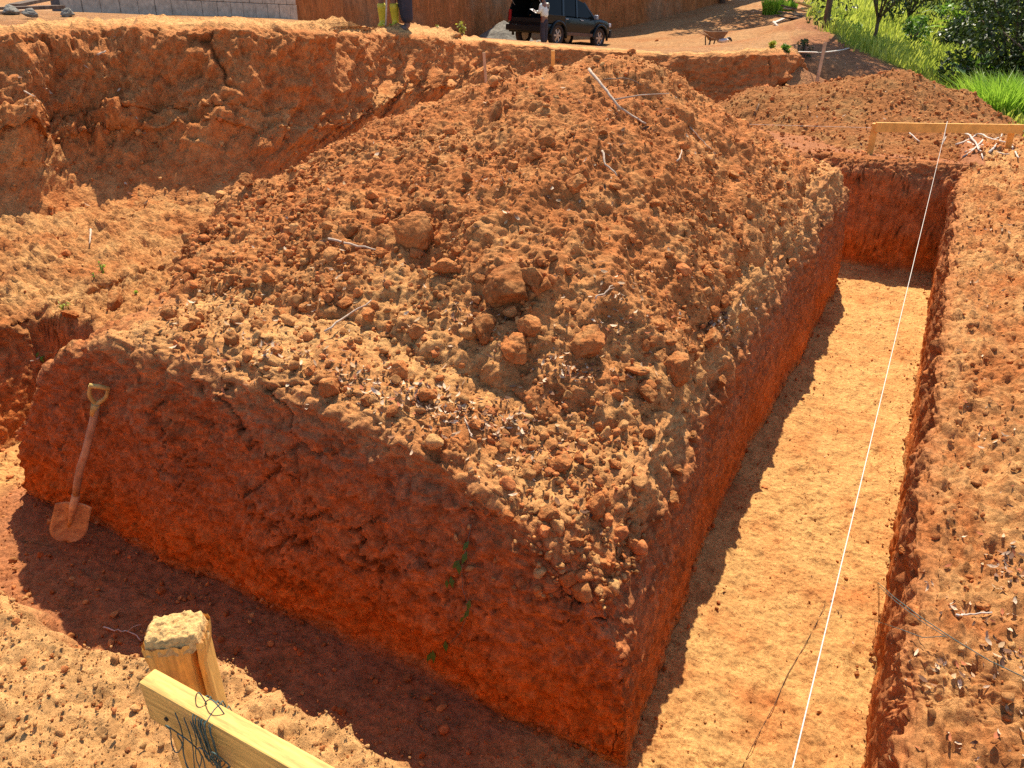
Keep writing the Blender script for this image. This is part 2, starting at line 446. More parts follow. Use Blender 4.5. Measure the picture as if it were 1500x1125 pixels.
# relief
d = np.zeros_like(X)
n_big = fbm(P, .55, 4, off=3.1); n_mid = fbm(P, .16, 4, off=8.7); n_fin = fbm(P, .045, 3, off=1.9); n_bil = np.abs(fbm(P, .075, 3, off=12.9)) - .15
dm1 = domes(X, Y, .13, .025, .06, .6, 3); dm2 = domes(X + .03, Y, .06, .012, .03, .75, 13); dm3 = domes(X, Y + .02, .028, .006, .014, .8, 23); dmw = domes(X + .2 * Y, Z * 1.1, .10, .012, .045, .55, 29, .6); dmw2 = domes(X + .1, Z, .05, .008, .02, .6, 33, .6)
pr_rng = np.random.default_rng(77); foot = np.zeros_like(X)
for k_ in range(46):
    fx, fy, fa = pr_rng.uniform(-.45, .25), pr_rng.uniform(2.4, 9.2), pr_rng.normal(0, .25) + (3.14 if k_ % 2 else 0)
    if k_ > 33: fx, fy, fa = pr_rng.uniform(-4.5, -.9), pr_rng.uniform(1.2, 2.0), pr_rng.normal(1.57, .4)
    ux_, uy_ = (X - fx) * math.cos(fa) + (Y - fy) * math.sin(fa), -(X - fx) * math.sin(fa) + (Y - fy) * math.cos(fa)
    e_ = np.minimum(np.hypot(ux_ / .047, (uy_ - .05) / .10), np.hypot(ux_ / .036, (uy_ + .09) / .055))
    foot += np.where(e_ < 1.5, -.010 * smooth01((1.08 - e_) / .2) * (1 + .35 * np.sin(uy_ * 260)) + .006 * np.exp(-((e_ - 1.2) / .12) ** 2), 0) * pr_rng.uniform(.5, 1.2)
d += isfloor * foot
d += isfloor * (.022 * n_big + .024 * n_mid + .020 * n_fin - .045 * np.maximum(n_bil - .12, 0) + .5 * dm3 * smooth01(n_mid * 4) + .5 * dm2 * smooth01(n_big * 5 - .6))
top_d = .05 * n_big + .035 * n_mid + .022 * n_fin + .045 * n_bil
d += istop * np.where(blk, top_d + .5 * dm1 + .5 * dm2 + .45 * dm3, 0)
d += istop * np.where(rgt, .06 * n_big + .085 * n_mid + .04 * n_fin + .07 * n_bil + .7 * dm2 * smooth01(.3 + n_mid * 4) + .5 * dm1 * smooth01(n_big * 4) + .55 * dm3, 0)
d += istop * np.where(nea & ~rgt, .025 * n_big + .024 * n_mid + .02 * n_fin + .05 * n_bil + .5 * dm2 * smooth01(n_mid * 3) + .55 * dm3, 0)
d += istop * np.where(lft, .13 * n_big + .09 * n_mid + .035 * n_fin + .10 * n_bil + .6 * dm1 + .5 * dm2, 0)
d += istop * np.where(~(blk | rgt | nea | lft), .03 * n_big + .02 * n_mid + .5 * dm2, 0)
# walls: scooped and spalled clay with cracks; the long trench walls carry the bucket's streaks
n_rid = fbm(P * np.array((1, 1, .7)), .32, 4, ridged=True, off=5.5)
cr_ = cracks(X * 1.0 + .22 * n_big + .10 * n_mid + .25 * Z, Z * 1.5 + Y * .3 + .16 * n_mid + .03 * n_fin, .42, 41)
cr_m = smooth01((fbm(P, .7, 2, off=2.2) - .08) * 5)
crack = np.exp(-(cr_ / .010) ** 2) * cr_m
st = fbm(np.stack([X, Y * 3.2 + .5 * Z + .35 * n_big, Z * .55], -1), .3, 4, off=6.1); st_h = fbm(np.stack([X, Y * .25 + .2 * Z, Z * 2.5], -1), .25, 4, off=9.1)
up = smooth01((E - .45) / .4)
spd = fbm(np.stack([X * 2.2 + Z * 1.2, Y * 0, Z * .5 - X * .3], -1), .12, 4, off=27.)
crack2 = np.exp(-(cracks(X + .1 * n_mid + .04 * n_fin + .3 * Z, Z * 1.3 + .1 * n_mid - .03 * n_fin, .15, 47) / .006) ** 2) * smooth01((n_big + .05) * 4)
nearf = np.where(nea, .35, .8)
wall_front = .07 * n_big + (.03 + .03 * up) * n_rid + (.034 + .02 * up) * n_mid + .026 * n_fin + .022 * spd - .018 * crack2 + nearf * (.06 * n_bil + .45 * dmw + .4 * dmw2) - .05 * crack
wall_side = (.03 + np.where(rgt, .025, .05) * up) * n_big + (.014 + .05 * up) * st + .016 * (1 - up) * st_h + .022 * n_fin + (.012 + .05 * up) * n_mid + np.where(rgt, .02, .055) * up * n_bil + np.where(rgt, .03 * st, 0)
facing_x = smooth01((np.abs(N0[..., 0]) - .5) / .3)
wd = wall_front * (1 - facing_x) + wall_side * facing_x
d += iswall * wd
P = P + N0 * d[..., None]
X, Y, Z = P[..., 0], P[..., 1], P[..., 2]
# colours of the earth: dry tan dust on trodden tops, fresh red and rust clay in the cuts, umber topsoil seam
c_no = fbm(P, .5, 4, off=11.0); c_n2 = fbm(P, .12, 4, off=15.0)
col = np.zeros(X.shape + (3,))
c_f2 = fbm(P, .22, 3, off=33.)
c_floor = mixc(FLOOR, CLAY, .12 + 1.2 * c_no + .9 * c_f2)
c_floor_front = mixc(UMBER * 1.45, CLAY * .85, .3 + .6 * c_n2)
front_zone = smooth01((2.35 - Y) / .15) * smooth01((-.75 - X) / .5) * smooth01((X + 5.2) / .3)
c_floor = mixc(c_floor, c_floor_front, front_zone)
c_top = mixc(TAN, CLAY, .35 + 1.1 * c_no + .5 * c_n2)
c_near = mixc(TAN, CLAY, .08 + .7 * c_no)
c_right = mixc(TAN * .92, CLAY * .9, .55 + 1.1 * c_no + .9 * c_n2)
c_left = mixc(TAN * .85, CLAY * .85, .5 + 1.1 * c_no + .7 * c_n2)
c_tops = np.where(blk[..., None], c_top, np.where(rgt[..., None], c_right, np.where(nea[..., None], c_near, np.where(lft[..., None], c_left, mixc(UMBER * 1.3, CLAY * .75, .25 + c_no + .5 * smooth01((10.3 - Y) / .3))))))  # ground before the far heap darkened, its shade put into the colour
hf = (Z - FZ + .12 * c_no)
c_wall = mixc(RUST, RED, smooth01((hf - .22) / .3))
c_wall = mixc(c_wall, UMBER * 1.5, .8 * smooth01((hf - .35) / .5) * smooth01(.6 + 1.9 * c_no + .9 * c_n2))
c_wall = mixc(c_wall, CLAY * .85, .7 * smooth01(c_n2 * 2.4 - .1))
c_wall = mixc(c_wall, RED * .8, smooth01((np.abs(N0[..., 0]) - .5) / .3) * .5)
c_n3 = fbm(P, .035, 3, off=19.)
c_wall = c_wall * (1 + .55 * c_n3 + .6 * c_n2 + .3 * c_no)[..., None].clip(.35, 1.8)
c_wall = mixc(c_wall, CLAY * 1.35, .85 * smooth01((c_n3 - .24) * 6))
c_wall = c_wall * (1 - .5 * (crack2 * (1 - facing_x))[..., None])
c_wall = c_wall * (1 - .65 * crack[..., None] * iswall[..., None])
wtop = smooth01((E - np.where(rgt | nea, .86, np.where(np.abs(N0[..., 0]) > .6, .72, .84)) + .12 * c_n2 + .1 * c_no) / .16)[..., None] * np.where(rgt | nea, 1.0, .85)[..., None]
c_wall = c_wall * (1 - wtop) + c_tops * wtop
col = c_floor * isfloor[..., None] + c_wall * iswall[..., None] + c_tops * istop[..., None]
G_P, G_blk, G_rgt, G_nea, G_lft, G_istop, G_isfloor = P, blk, rgt, nea, lft, istop, isfloor
fc = grid_faces(nu, nv)
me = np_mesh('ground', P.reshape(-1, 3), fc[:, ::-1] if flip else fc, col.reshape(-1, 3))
tag(link('ground', me, M_soil), 'red earth site ground cut by deep straight foundation trenches', None, None, 'structure')

# ------------------------------------------------------------------ spoil mound heaped on the block
m_ctrl = []
def mc(px, py, **k):
    p = at(px, py, **k); m_ctrl.append((p.x, p.y, p.z))
mc(920, 99, Y=5.7); mc(880, 104, Y=5.55); mc(960, 98, Y=5.9); mc(830, 112, Y=5.6); mc(1018, 140, Y=6.4); mc(1058, 176, Y=6.5)
mc(1088, 202, Y=6.9); mc(1128, 220, Y=7.3); mc(1170, 236, Y=7.7); mc(720, 134, Y=5.95); mc(600, 168, Y=5.55); mc(480, 218, Y=5.0)
mc(400, 262, Y=4.6); mc(340, 292, Y=4.35); mc(250, 350, Y=3.75)
mc(700, 200, Y=4.45); mc(800, 200, Y=4.5); mc(900, 200, Y=4.75); mc(1000, 200, Y=5.6)
mc(600, 260, Y=4.1); mc(700, 290, Y=3.85); mc(800, 300, Y=3.85); mc(920, 300, Y=4.3); mc(1040, 300, Y=5.1)
mc(500, 300, Y=3.85); mc(640, 380, Y=3.42); mc(760, 400, Y=3.36); mc(900, 400, Y=3.6); mc(1000, 400, Y=4.15)
for (x, y, z) in [(-4.9, 5.2, -.28), (-4.6, 4.2, -.16), (-4.3, 3.5, -.1), (-3.4, 2.95, -.06), (-2.6, 2.85, -.04), (-2.0, 2.85, -.13), (-1.5, 2.95, -.2), (-1.15, 3.3, -.24), (-.98, 4.0, -.3), (-.92, 5, -.24), (-.9, 6.2, -.22), (-.9, 7.4, -.12),
                  (-1, 8.4, -.2), (-2.5, 8.6, 0), (-4, 8.5, -.2), (-5.2, 7, -.35), (-3.2, 7.4, .62), (-2.3, 7.6, .5), (-4.3, 6.4, .3), (-5.5, 8.5, -.5)]:
    m_ctrl.append((x, y, z))
mu_, mv_ = 430, 470
mxs = np.linspace(-5.35, -.86, mu_); mys = np.concatenate([np.linspace(2.75, 5.2, 300), np.linspace(5.2, 8.7, 171)[1:]])
MX = np.repeat(mxs[:, None], mv_, 1); MY = np.repeat(mys[None, :], mu_, 0)
MZ = rbf(m_ctrl, MX, MY)
foot = np.minimum.reduce([(MX + 5.35), (-.86 - MX), (MY - 2.75), (8.7 - MY)])
MZ -= .22 * (1 - smooth01(foot / .16))
MZ -= 1.3 * np.maximum(0, np.interp(MY, [2.75, 3.0, 3.75, 4.3, 5.0, 6.0, 9], [-3.65, -3.85, -4.55, -4.9, -5.05, -5.25, -5.3]) - MX)
Pm = np.stack([MX, MY, MZ], -1)
n_big = fbm(Pm, .7, 4, off=23.); n_mid = fbm(Pm, .2, 4, off=28.); n_fin = fbm(Pm, .05, 3, off=31.)
coarse = smooth01(.55 + 1.2 * n_big + .5 * smooth01((-2.2 - MX) / 1.5) - .25) * (.3 + .7 * smooth01((.5 - MZ) / .45))       # coarser lumps to the left, finer earth to the right
jx, jy = MX + .06 * n_mid + .03 * n_fin, MY + .05 * n_fin - .04 * n_mid
d1 = domes(jx, jy, .17, .03, .075, .5, 53); d2 = domes(jx + .05, jy, .085, .016, .042, .8, 63); d3 = domes(jx, jy + .02, .043, .009, .021, .9, 73); d4 = domes(jx, jy, .024, .005, .011, .9, 83)
gul = fbm(np.stack([MX * 2.2, MY * .7, MZ * 0], -1), .5, 3, ridged=True, off=3.)
n_bil = np.abs(fbm(Pm, .08, 3, off=36.)) - .15
pw = smooth01(.5 + 1.9 * fbm(Pm, .45, 3, off=39.))
coarse = coarse * (.25 + .6 * pw)
n_lmp = fbm(Pm, .34, 4, off=38., ridged=True)
dd = .11 * n_big + .042 * n_lmp + .06 * n_mid + .028 * n_fin + .042 * n_bil + .03 * gul + coarse * (.62 * d1 + .55 * d2) + (.28 + .4 * coarse) * d3 + .5 * d4
Nm = grid_normals(Pm)
if Nm[..., 2].mean() < 0: Nm = -Nm
Pm = Pm + Nm * dd[..., None]
cn = fbm(Pm, .6, 4, off=41.); cn2 = fbm(Pm, .1, 3, off=44.)
mcol = mixc(CLAY * .95, TAN * .95, .1 + .55 * smooth01((3.5 + .35 * (MX + 2.6) - MY) / .7) + .9 * cn + .6 * cn2)
mcol = mixc(mcol, RED * .5 + CLAY * .4, .6 * smooth01(-cn * 2.5 - .1 + cn2))
me = np_mesh('dirt_mound', Pm.reshape(-1, 3), grid_faces(mu_, mv_), mcol.reshape(-1, 3))
tag(link('dirt_mound', me, M_soil), 'large mound of loose reddish clods heaped on the block between the trenches', 'dirt mound')
from mathutils.bvhtree import BVHTree

# ------------------------------------------------------------------ the bank left and behind
bank = [  # base (R, F, z), lip (R, F, z)
    ((-6.6, 4.6, -.55), (-7.6, 6.4, 1.05)), ((-5.6, 5.9, -.55), (-6.2, 7.4, 1.03)), ((-4.9, 7.0, -.55), (-5.25, 8.45, 1.03)), ((-4.35, 7.9, -.55), (-4.5, 9.1, 1.04)), ((-2.95, 8.5, -.55), (-2.6, 9.9, .99)),
    ((-2.2, 10.3, -.52), (-1.95, 12.4, .80)), ((-1.5, 12.2, -.5), (-1.2, 13.9, .62)), ((-.4, 14.2, -.5), (-.6, 15.5, .42)),
    ((2.0, 15.2, -.6), (1.95, 15.7, .24)), ((3.6, 14.95, -.7), (3.6, 15.35, .24)), ((4.5, 15.0, -.8), (4.6, 15.35, .27)), ((5.3, 15.6, -.7), (5.5, 16.1, .12)), ((6.2, 17.0, -.95), (6.4, 17.3, -.85)), ((7.0, 18.5, -1.3), (7.2, 18.8, -1.25))]
bb = np.array([b[0] for b in bank]); bl = np.array([b[1] for b in bank])
def spline(C, t):
    """Catmull-Rom through rows of C"""
    n = len(C); t = np.clip(t, 0, n - 1 - 1e-6); i = np.floor(t).astype(int); f = (t - i)[:, None]
    g = lambda k: C[np.clip(k, 0, n - 1)]
    p0, p1, p2, p3 = g(i - 1), g(i), g(i + 1), g(i + 2)
    return .5 * (2 * p1 + (p2 - p0) * f + (2 * p0 - 5 * p1 + 4 * p2 - p3) * f ** 2 + (3 * p1 - p0 - 3 * p2 + p3) * f ** 3)
tt = np.concatenate([np.linspace(0, 5, 760, endpoint=False), np.linspace(5, len(bank) - 1, 380)])
SB, SL = spline(bb, tt), spline(bl, tt)
prof = []                                      # (horizontal fraction base->lip, vertical fraction)
for q in np.linspace(-.9, -.12, 22, endpoint=False): prof.append((q, -.02 - .30 * (-q / .9) ** 1.3))
pf = [(-.12, -.01), (.12, .08), (.34, .17), (.56, .29), (.73, .44), (.84, .66), (.92, .87), (1.0, .985), (1.12, 1.0)]
for (a0, b0), (a1, b1) in zip(pf, pf[1:]):
    for k in range(13): prof.append((a0 + (a1 - a0) * k / 13, b0 + (b1 - b0) * k / 13))
for q in np.linspace(1.12, 1.7, 16): prof.append((q, 1.0 - .02 * (q - 1.12)))
prof = np.array(prof); npf = len(prof)
hx, hz = prof[:, 0][None, :, None], prof[:, 1][None, :]
RF = SB[:, None, :2] + (SL[:, None, :2] - SB[:, None, :2]) * hx
BZ = SB[:, None, 2] + (SL[:, None, 2] - SB[:, None, 2]) * hz
BX = RF[..., 0] * cY - RF[..., 1] * sY; BY = RF[..., 0] * sY + RF[..., 1] * cY
Pb = np.stack([BX, BY, BZ], -1)
Nb = grid_normals(Pb)
fb = Nb[..., 2].mean() < 0
if fb: Nb = -Nb
arc = np.cumsum(np.r_[0, np.hypot(np.diff(SB[:, 0]), np.diff(SB[:, 1]))])[:, None] + 0 * BZ
hv = np.repeat(prof[:, 1][None, :], len(tt), 0); hh = np.repeat(prof[:, 0][None, :], len(tt), 0)
face = smooth01(hv / .38) * smooth01((1.03 - hv) / .10)
bulge = fbm(np.stack([arc, hv * .5, arc * 0], -1), 1.1, 3, off=51.)
butt = fbm(np.stack([arc, hv * .35 + 3, arc * 0], -1), .62, 4, ridged=True, off=53.)
nm = fbm(Pb, .32, 4, off=55.); nf = fbm(Pb, .09, 4, off=57.)
lowf = smooth01((.62 - hv) / .3) * smooth01((hv + .01) / .45)
near_w = smooth01((15 - arc) / 4)
slump = domes(arc + .25 * nm, hv * 1.6 + .2 * np.sin(arc * 2) + .2 * nm, .8, .2, .5, .85, 91, flat=.6)
dia = fbm(np.stack([arc - hv * 1.1, hv * .45, arc * 0], -1), .8, 4, ridged=True, off=59.)
bd = face * (.20 * bulge + .28 * dia * smooth01(1.1 - hv * .6) + .20 * butt + .19 * nm + .10 * nf) + lowf * near_w * (slump * 1.55 - .04)
bcr = np.exp(-(cracks(arc + .1 * nm, hv * .5 + .03 * nf, .75, 71) / .018) ** 2) * smooth01((hv - .5) / .2) * smooth01((1 - hv) / .1) * smooth01(bulge * 4 + .4)
bd -= .07 * bcr
bd += (1 - face) * (.05 * nm + .02 * nf)
dmb = domes(BX, BY, .1, .015, .04, .5, 95)
bd += .5 * dmb * smooth01((.3 - hv) / .2) + .4 * domes(BX, BY, .2, .03, .07, .3, 96) * smooth01((.12 - hv) / .1)
lmp = domes(arc + .08 * nm, hv * 1.7 + .1 * nm, .34, .06, .17, .7, 97, flat=.6) + .6 * domes(arc, hv * 1.7, .15, .03, .075, .7, 98, flat=.6)
bd += 1.2 * lmp * smooth01((hv + .01) / .35) * smooth01((.8 - hv) / .3) + face * .10 * (np.abs(fbm(Pb, .13, 3, off=65.)) - .1)
amp = np.clip((SL[:, 2] - SB[:, 2]) / 1.7, .35, 1)[:, None]
Pb = Pb + Nb * (bd * amp)[..., None]
cb = fbm(Pb, .5, 4, off=61.); cb2 = fbm(Pb, .14, 3, off=63.)
bcol = mixc(CLAY * .95, TAN * .9, .3 + .8 * cb + .5 * cb2)
bcol = mixc(bcol, RED * .5 + CLAY * .45, .75 * smooth01((hv - .35) / .25) * smooth01((1.0 - hv) / .12) * smooth01(.6 + cb * 1.5))
bcol = mixc(bcol, TAN * .95, smooth01((hv - .97) / .03))
rgtw = smooth01((arc - 15) / 4)
bcol = mixc(bcol, RED * .75, .75 * rgtw * face)
bcol = bcol * (1 - .6 * bcr[..., None])
fcs = grid_faces(len(tt), npf)
me = np_mesh('earth_bank', Pb.reshape(-1, 3), fcs[:, ::-1] if fb else fcs, bcol.reshape(-1, 3))
tag(link('earth_bank', me, M_soil), 'cracked red earth bank dropping from the upper terrace', None, None, 'structure')

# ------------------------------------------------------------------ land beyond the bank: terrace, road, grassy slope
lc = [(p[1][0], p[1][1], p[1][2] - .03) for p in bank]
def fc_(px, py, F):
    p = at(px, py, F=F)
    r, u = px - 750.0, 562.5 - py
    t = F / (FPX * cP + u * sP); lc.append((r * t, F, p.z))
lc += [(4.9, 14.4, -.78), (6, 15.2, -.82), (7.2, 14.5, -.85), (8.2, 16.4, -.8), (7.0, 17.0, -.75)]
for a_ in ((0, 14, 12), (100, 21, 16), (432, 26.5, 22), (300, 24, 18.5), (600, 44, 30), (740, 56, 37), (600, 46, 20), (720, 64, 24), (800, 70.5, 28), (740, 66, 31), (815, 67.5, 32.4), (875, 70, 34.5), (845, 70.5, 30), (900, 74, 30), (950, 78, 26), (960, 60, 36), (900, 50, 40),
           (1000, 24, 42), (1045, 72.5, 33), (1000, 73, 33), (1100, 42, 38), (1120, 8, 44), (1060, 2, 46), (1090, 74, 28), (1130, 60, 30), (1180, 25, 38), (1200, 20, 34), (1165, 97, 19.5), (1200, 108, 19.3), (1230, 114, 19), (1290, 119, 18.3), (1250, 122, 16.5), (1184, 34, 24.5), (1212, 48, 23), (1240, 62, 22), (1290, 86, 21), (1330, 104, 20),
           (1280, 68, 25), (1310, 72, 25.5), (1320, 60, 30), (1400, 62, 34), (1380, 25, 42), (1300, 25, 40), (1240, 20, 40), (1390, 127, 20), (1440, 120, 22), (1460, 178, 14.5), (1500, 195, 13), (1500, 100, 24), (1500, 40, 38), (1600, 200, 13), (1650, 100, 24), (1600, 0, 45), (1400, -20, 55), (1200, -25, 58), (1000, -30, 62), (700, -20, 62), (300, -20, 62)):
    fc_(*a_)
rho = np.linspace(-1.15, 1.25, 300)
lipR, lipF = SL[:, 0], SL[:, 1]
o_ = np.argsort(lipR / lipF)
startF = np.interp(rho, (lipR / lipF)[o_], (lipF + .12)[o_])
startF = np.where(rho > .33, np.interp(rho, [.33, .36, .5, .7, 1.25], [14.6, 14.2, 13.0, 11.5, 10.5]), startF)
q = np.linspace(0, 1, 210) ** 1.6
FF = startF[:, None] + (66 - startF[:, None]) * q[None, :]
RR = rho[:, None] * FF
LZ = rbf(lc, RR, FF, lin=.02) - .10 * smooth01((FF - 20) / 5) * smooth01((36 - FF) / 4) * (rho < .33)[:, None]
LX = RR * cY - FF * sY; LY = RR * sY + FF * cY
Pl = np.stack([LX, LY, LZ], -1)
Pl[..., 2] += .05 * fbm(Pl, 1.2, 4, off=71.) * np.clip((FF - startF[:, None]) / 2, 0, 1) * np.where(rho > .34, 2.2, .35)[:, None]
c1 = fbm(Pl, 1.6, 4, off=73.); c2 = fbm(Pl, .4, 3, off=75.)
lcol = mixc(TAN * np.array((.62, .64, .74)), CLAY * .68, .25 + .9 * c1 + .3 * c2)
pxx = 750 + 1127 * RR / (FF * cP - (LZ - CZ) * sP); 
dep_ = FF * cP - (LZ - CZ) * sP; ppx = 750 + FPX * RR / dep_; ppy = 562.5 - FPX * (FF * sP + (LZ - CZ) * cP) / dep_
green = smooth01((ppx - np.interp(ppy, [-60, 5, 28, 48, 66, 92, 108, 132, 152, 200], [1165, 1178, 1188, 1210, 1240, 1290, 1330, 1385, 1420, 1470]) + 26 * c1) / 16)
painted_shade = smooth01((ppx - 1140 + 20 * c1) / 40) * smooth01((ppy - 22) / 18)  # tree shade on the slope, put into the soil colour as umber
lcol = mixc(lcol, UMBER * 1.1, .85 * painted_shade * smooth01(.9 + c1))
lcol = mixc(lcol, mixc(np.array((.20, .26, .03)), np.array((.34, .34, .06)), .5 + 1.6 * c1), green)
G_land = (Pl, green); NRHO, NQ = len(rho), len(q)
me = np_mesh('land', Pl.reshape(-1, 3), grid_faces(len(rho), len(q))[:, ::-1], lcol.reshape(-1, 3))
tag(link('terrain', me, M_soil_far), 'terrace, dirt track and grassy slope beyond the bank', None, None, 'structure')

# ------------------------------------------------------------------ cut cliff behind the truck
cb_ = [(250, 22, 22.5), (432, 28, 24), (520, 36, 27.5), (600, 43, 31), (680, 50, 35), (740, 55, 38.5), (820, 55, 40), (900, 47, 41), (960, 36, 42), (1000, 22, 43), (1060, -4, 46), (1120, -25, 50)]
cc = []
for px_, py_, F_ in cb_:
    r_, u_ = px_ - 750.0, 562.5 - py_; t_ = F_ / (FPX * cP + u_ * sP)
    cc.append((r_ * t_, F_, CZ + (-FPX * sP + u_ * cP) * t_ - .25))
SC = spline(np.array(cc), np.linspace(0, len(cc) - 1, 420))
hs = np.linspace(0, 7.0, 110)
CR = SC[:, None, 0] + .0 * hs; CF = SC[:, None, 1] + .16 * hs[None, :]; CZZ = SC[:, None, 2] + hs[None, :]
CX = CR * cY - CF * sY; CYY = CR * sY + CF * cY
Pc = np.stack([CX, CYY, CZZ], -1)
arc = np.cumsum(np.r_[0, np.hypot(np.diff(SC[:, 0]), np.diff(SC[:, 1]))])[:, None] + 0 * CZZ
dc = .05 * fbm(np.stack([arc, CZZ * .08, arc * 0], -1), .2, 3, off=80.) + .14 * fbm(np.stack([arc, CZZ * .12, arc * 0], -1), .5, 4, off=81.) + .25 * fbm(np.stack([arc, CZZ * .5, arc * 0], -1), 2.5, 3, off=83.)
Nc = grid_normals(Pc); 
Pc = Pc + Nc * dc[..., None]
c1 = fbm(np.stack([arc, CZZ * .2, arc * 0], -1), .8, 4, off=85.)
c9 = fbm(np.stack([arc + .3 * c1, CZZ * .10, arc * 0], -1), .14, 4, off=89.)
ccol = mixc(CLAY * .85, RED * 1.1, .5 + 1.4 * c1); ccol = mixc(ccol * .85, UMBER, .4 * smooth01(c9 * 2.2)); ccol = mixc(ccol, CLAY * .8, .3 * smooth01(-c9 * 2.5 - .1))
ccol = mixc(ccol, np.array((.36, .21, .11)), .7 * smooth01(fbm(Pc, 2.2, 3, off=87.) * 2.5))
me = np_mesh('cliff', Pc.reshape(-1, 3), grid_faces(420, 110), ccol.reshape(-1, 3))
tag(link('cliff', me, M_cliff), 'tall cut face of red earth with vertical bucket marks behind the truck', None, None, 'structure')

# ------------------------------------------------------------------ second spoil heap beyond the trench end
h_ctrl = []
def hc(px, py, F):
    p = at(px, py, F=F); h_ctrl.append((p.x, p.y, p.z))
for a_ in ((1052, 152, 13.6), (1080, 132, 13.6), (1130, 124, 13.4), (1180, 127, 13.1), (1230, 117, 13.0), (1290, 107, 13.0), (1330, 102, 13.1), (1370, 122, 13.1), (1420, 132, 13.2), (1440, 150, 13), (1466, 176, 12.6),
           (1100, 170, 12.6), (1200, 165, 12.1), (1300, 160, 12.0), (1400, 170, 12.2), (1440, 190, 12), (1150, 195, 11.9), (1250, 195, 11.3), (1350, 195, 10.9), (1430, 205, 10.8),
           (1110, 212, 11.6), (1200, 216, 11.0), (1300, 222, 10.1), (1400, 228, 9.8), (1480, 225, 10.2), (1500, 200, 11.6), (1520, 180, 13)):
    hc(*a_)
for R_, F_ in ((3.2, 15), (4.6, 15), (6, 15), (7.4, 14.6), (8.3, 13.5), (8.2, 12), (2.9, 13.6), (2.8, 12.3)):
    p = rf(R_, F_, -.85); h_ctrl.append(tuple(p))
gu = np.linspace(2.7, 8.4, 330); gv = np.linspace(9.5, 15.1, 300)
HR = np.repeat(gu[:, None], 300, 1); HF = np.repeat(gv[None, :], 330, 0)
HX = HR * cY - HF * sY; HY = HR * sY + HF * cY
HZ = rbf(h_ctrl, HX, HY)
foot = np.minimum.reduce([HR - 2.7, 8.4 - HR, HF - 9.5, 15.1 - HF])
HZ -= .3 * (1 - smooth01(foot / .5))
Ph = np.stack([HX, HY, HZ], -1)
n_big = fbm(Ph, .8, 4, off=123.); n_mid = fbm(Ph, .22, 4, off=128.)
dd = .11 * n_big + .06 * n_mid + .45 * domes(HX, HY, .16, .03, .075, .4, 153) + .5 * domes(HX, HY, .085, .015, .04, .7, 163) + .03 * fbm(Ph, .07, 2, off=5.)
Ph[..., 2] += dd
cn = fbm(Ph, .6, 4, off=141.); cn2 = fbm(Ph, .15, 3, off=144.)
hcol = mixc(CLAY * .78, TAN * .7, .1 + .8 * cn + .5 * cn2); hcol = mixc(hcol, RED * .5 + CLAY * .3, .6 * smooth01(-cn * 2 + .2 + cn2))
hcol = hcol * np.array((.80, .88, .90))
me = np_mesh('dirt_heap', Ph.reshape(-1, 3), grid_faces(330, 300), hcol.reshape(-1, 3))
tag(link('dirt_heap', me, M_soil), 'long low heap of dug red earth beyond the far end of the trench', 'dirt heap')

# height lookups for setting things down
def bvh_of(P_, nu_, nv_):
    return BVHTree.FromPolygons([tuple(v) for v in P_.reshape(-1, 3)], [tuple(f) for f in grid_faces(nu_, nv_)])
_bv = {}
def drop(x, y, which):
    if which not in _bv:
        src = {'g': (G_P, nu, nv), 'm': (Pm, mu_, mv_), 'b': (Pb, len(tt), npf), 'l': (Pl, NRHO, NQ), 'h': (Ph, 330, 300)}[which]
        _bv[which] = bvh_of(*src)
    h = _bv[which].ray_cast(Vector((x, y, 30)), Vector((0, 0, -1)))
    return h[0].z if h[0] is not None else None
CAM = Vector((0, 0, CZ))
def hit(px, py, which='gmbh'):
    """first surface seen at a photo pixel"""
    dv = (at(px, py, F=1.0) - CAM).normalized(); best = None
    for w in which:
        if w not in _bv: drop(0, 0, w)
        h = _bv[w].ray_cast(CAM, dv)
        if h[0] is not None and (best is None or h[3] < best[3]): best = h
    return best
# ------------------------------------------------------------------ clods
M_clod = None
def clod_material():
    m = soil_mat('clod_earth', bump=1.0, fine=1.0)
    nt = m.node_tree
    geo = nt.nodes.new('ShaderNodeNewGeometry')
    for l in list(nt.links):
        if l.from_node.type == 'TEX_COORD': nt.links.new(geo.outputs['Position'], l.to_socket)
    return m
M_clod = clod_material()

def ico(sub):
    bm = bmesh.new(); bmesh.ops.create_icosphere(bm, subdivisions=sub, radius=1.0)
    V = np.array([v.co[:] for v in bm.verts]); Fc = np.array([[v.index for v in f.verts] for f in bm.faces]); bm.free()
    return V, Fc
ICO = {s: ico(s) for s in (1, 2, 3, 4, 5)}
def clod_shape(sub, seed, rough=1.0):
    r = np.random.default_rng(seed)
    V, Fc = ICO[sub]; V = V.copy()
    for k in range(13):
        n = r.normal(size=3); n /= np.linalg.norm(n); off = r.uniform(.48, .86)
        pr = V @ n; V -= np.outer(np.maximum(pr - off, 0) * .88, n)
    V *= (1 + rough * .22 * fbm(V, .9, 3, off=seed * 3.1) + rough * .13 * fbm(V, .3, 3, off=seed * 1.7) + (.07 * (np.abs(fbm(V, .14, 3, off=seed * 2.3)) - .1) if sub > 3 else 0))[:, None] if sub > 1 else (1 + .25 * fbm(V, .8, 1, off=seed * 3.1))[:, None]
    V *= r.uniform(.75, 1.2, size=3)
    return V / np.abs(V).max() , Fc
def clod_col(V, seed, base=None):
    t = fbm(V, .7, 3, off=seed * .9)
    up = smooth01(V[:, 2] * .8 + .3)  # upper side tinted paler, sunlight put into the clod colour
    return mixc(CLAY * (.9 if base is None else base), TAN * .85, -.1 + .35 * up + .8 * t)

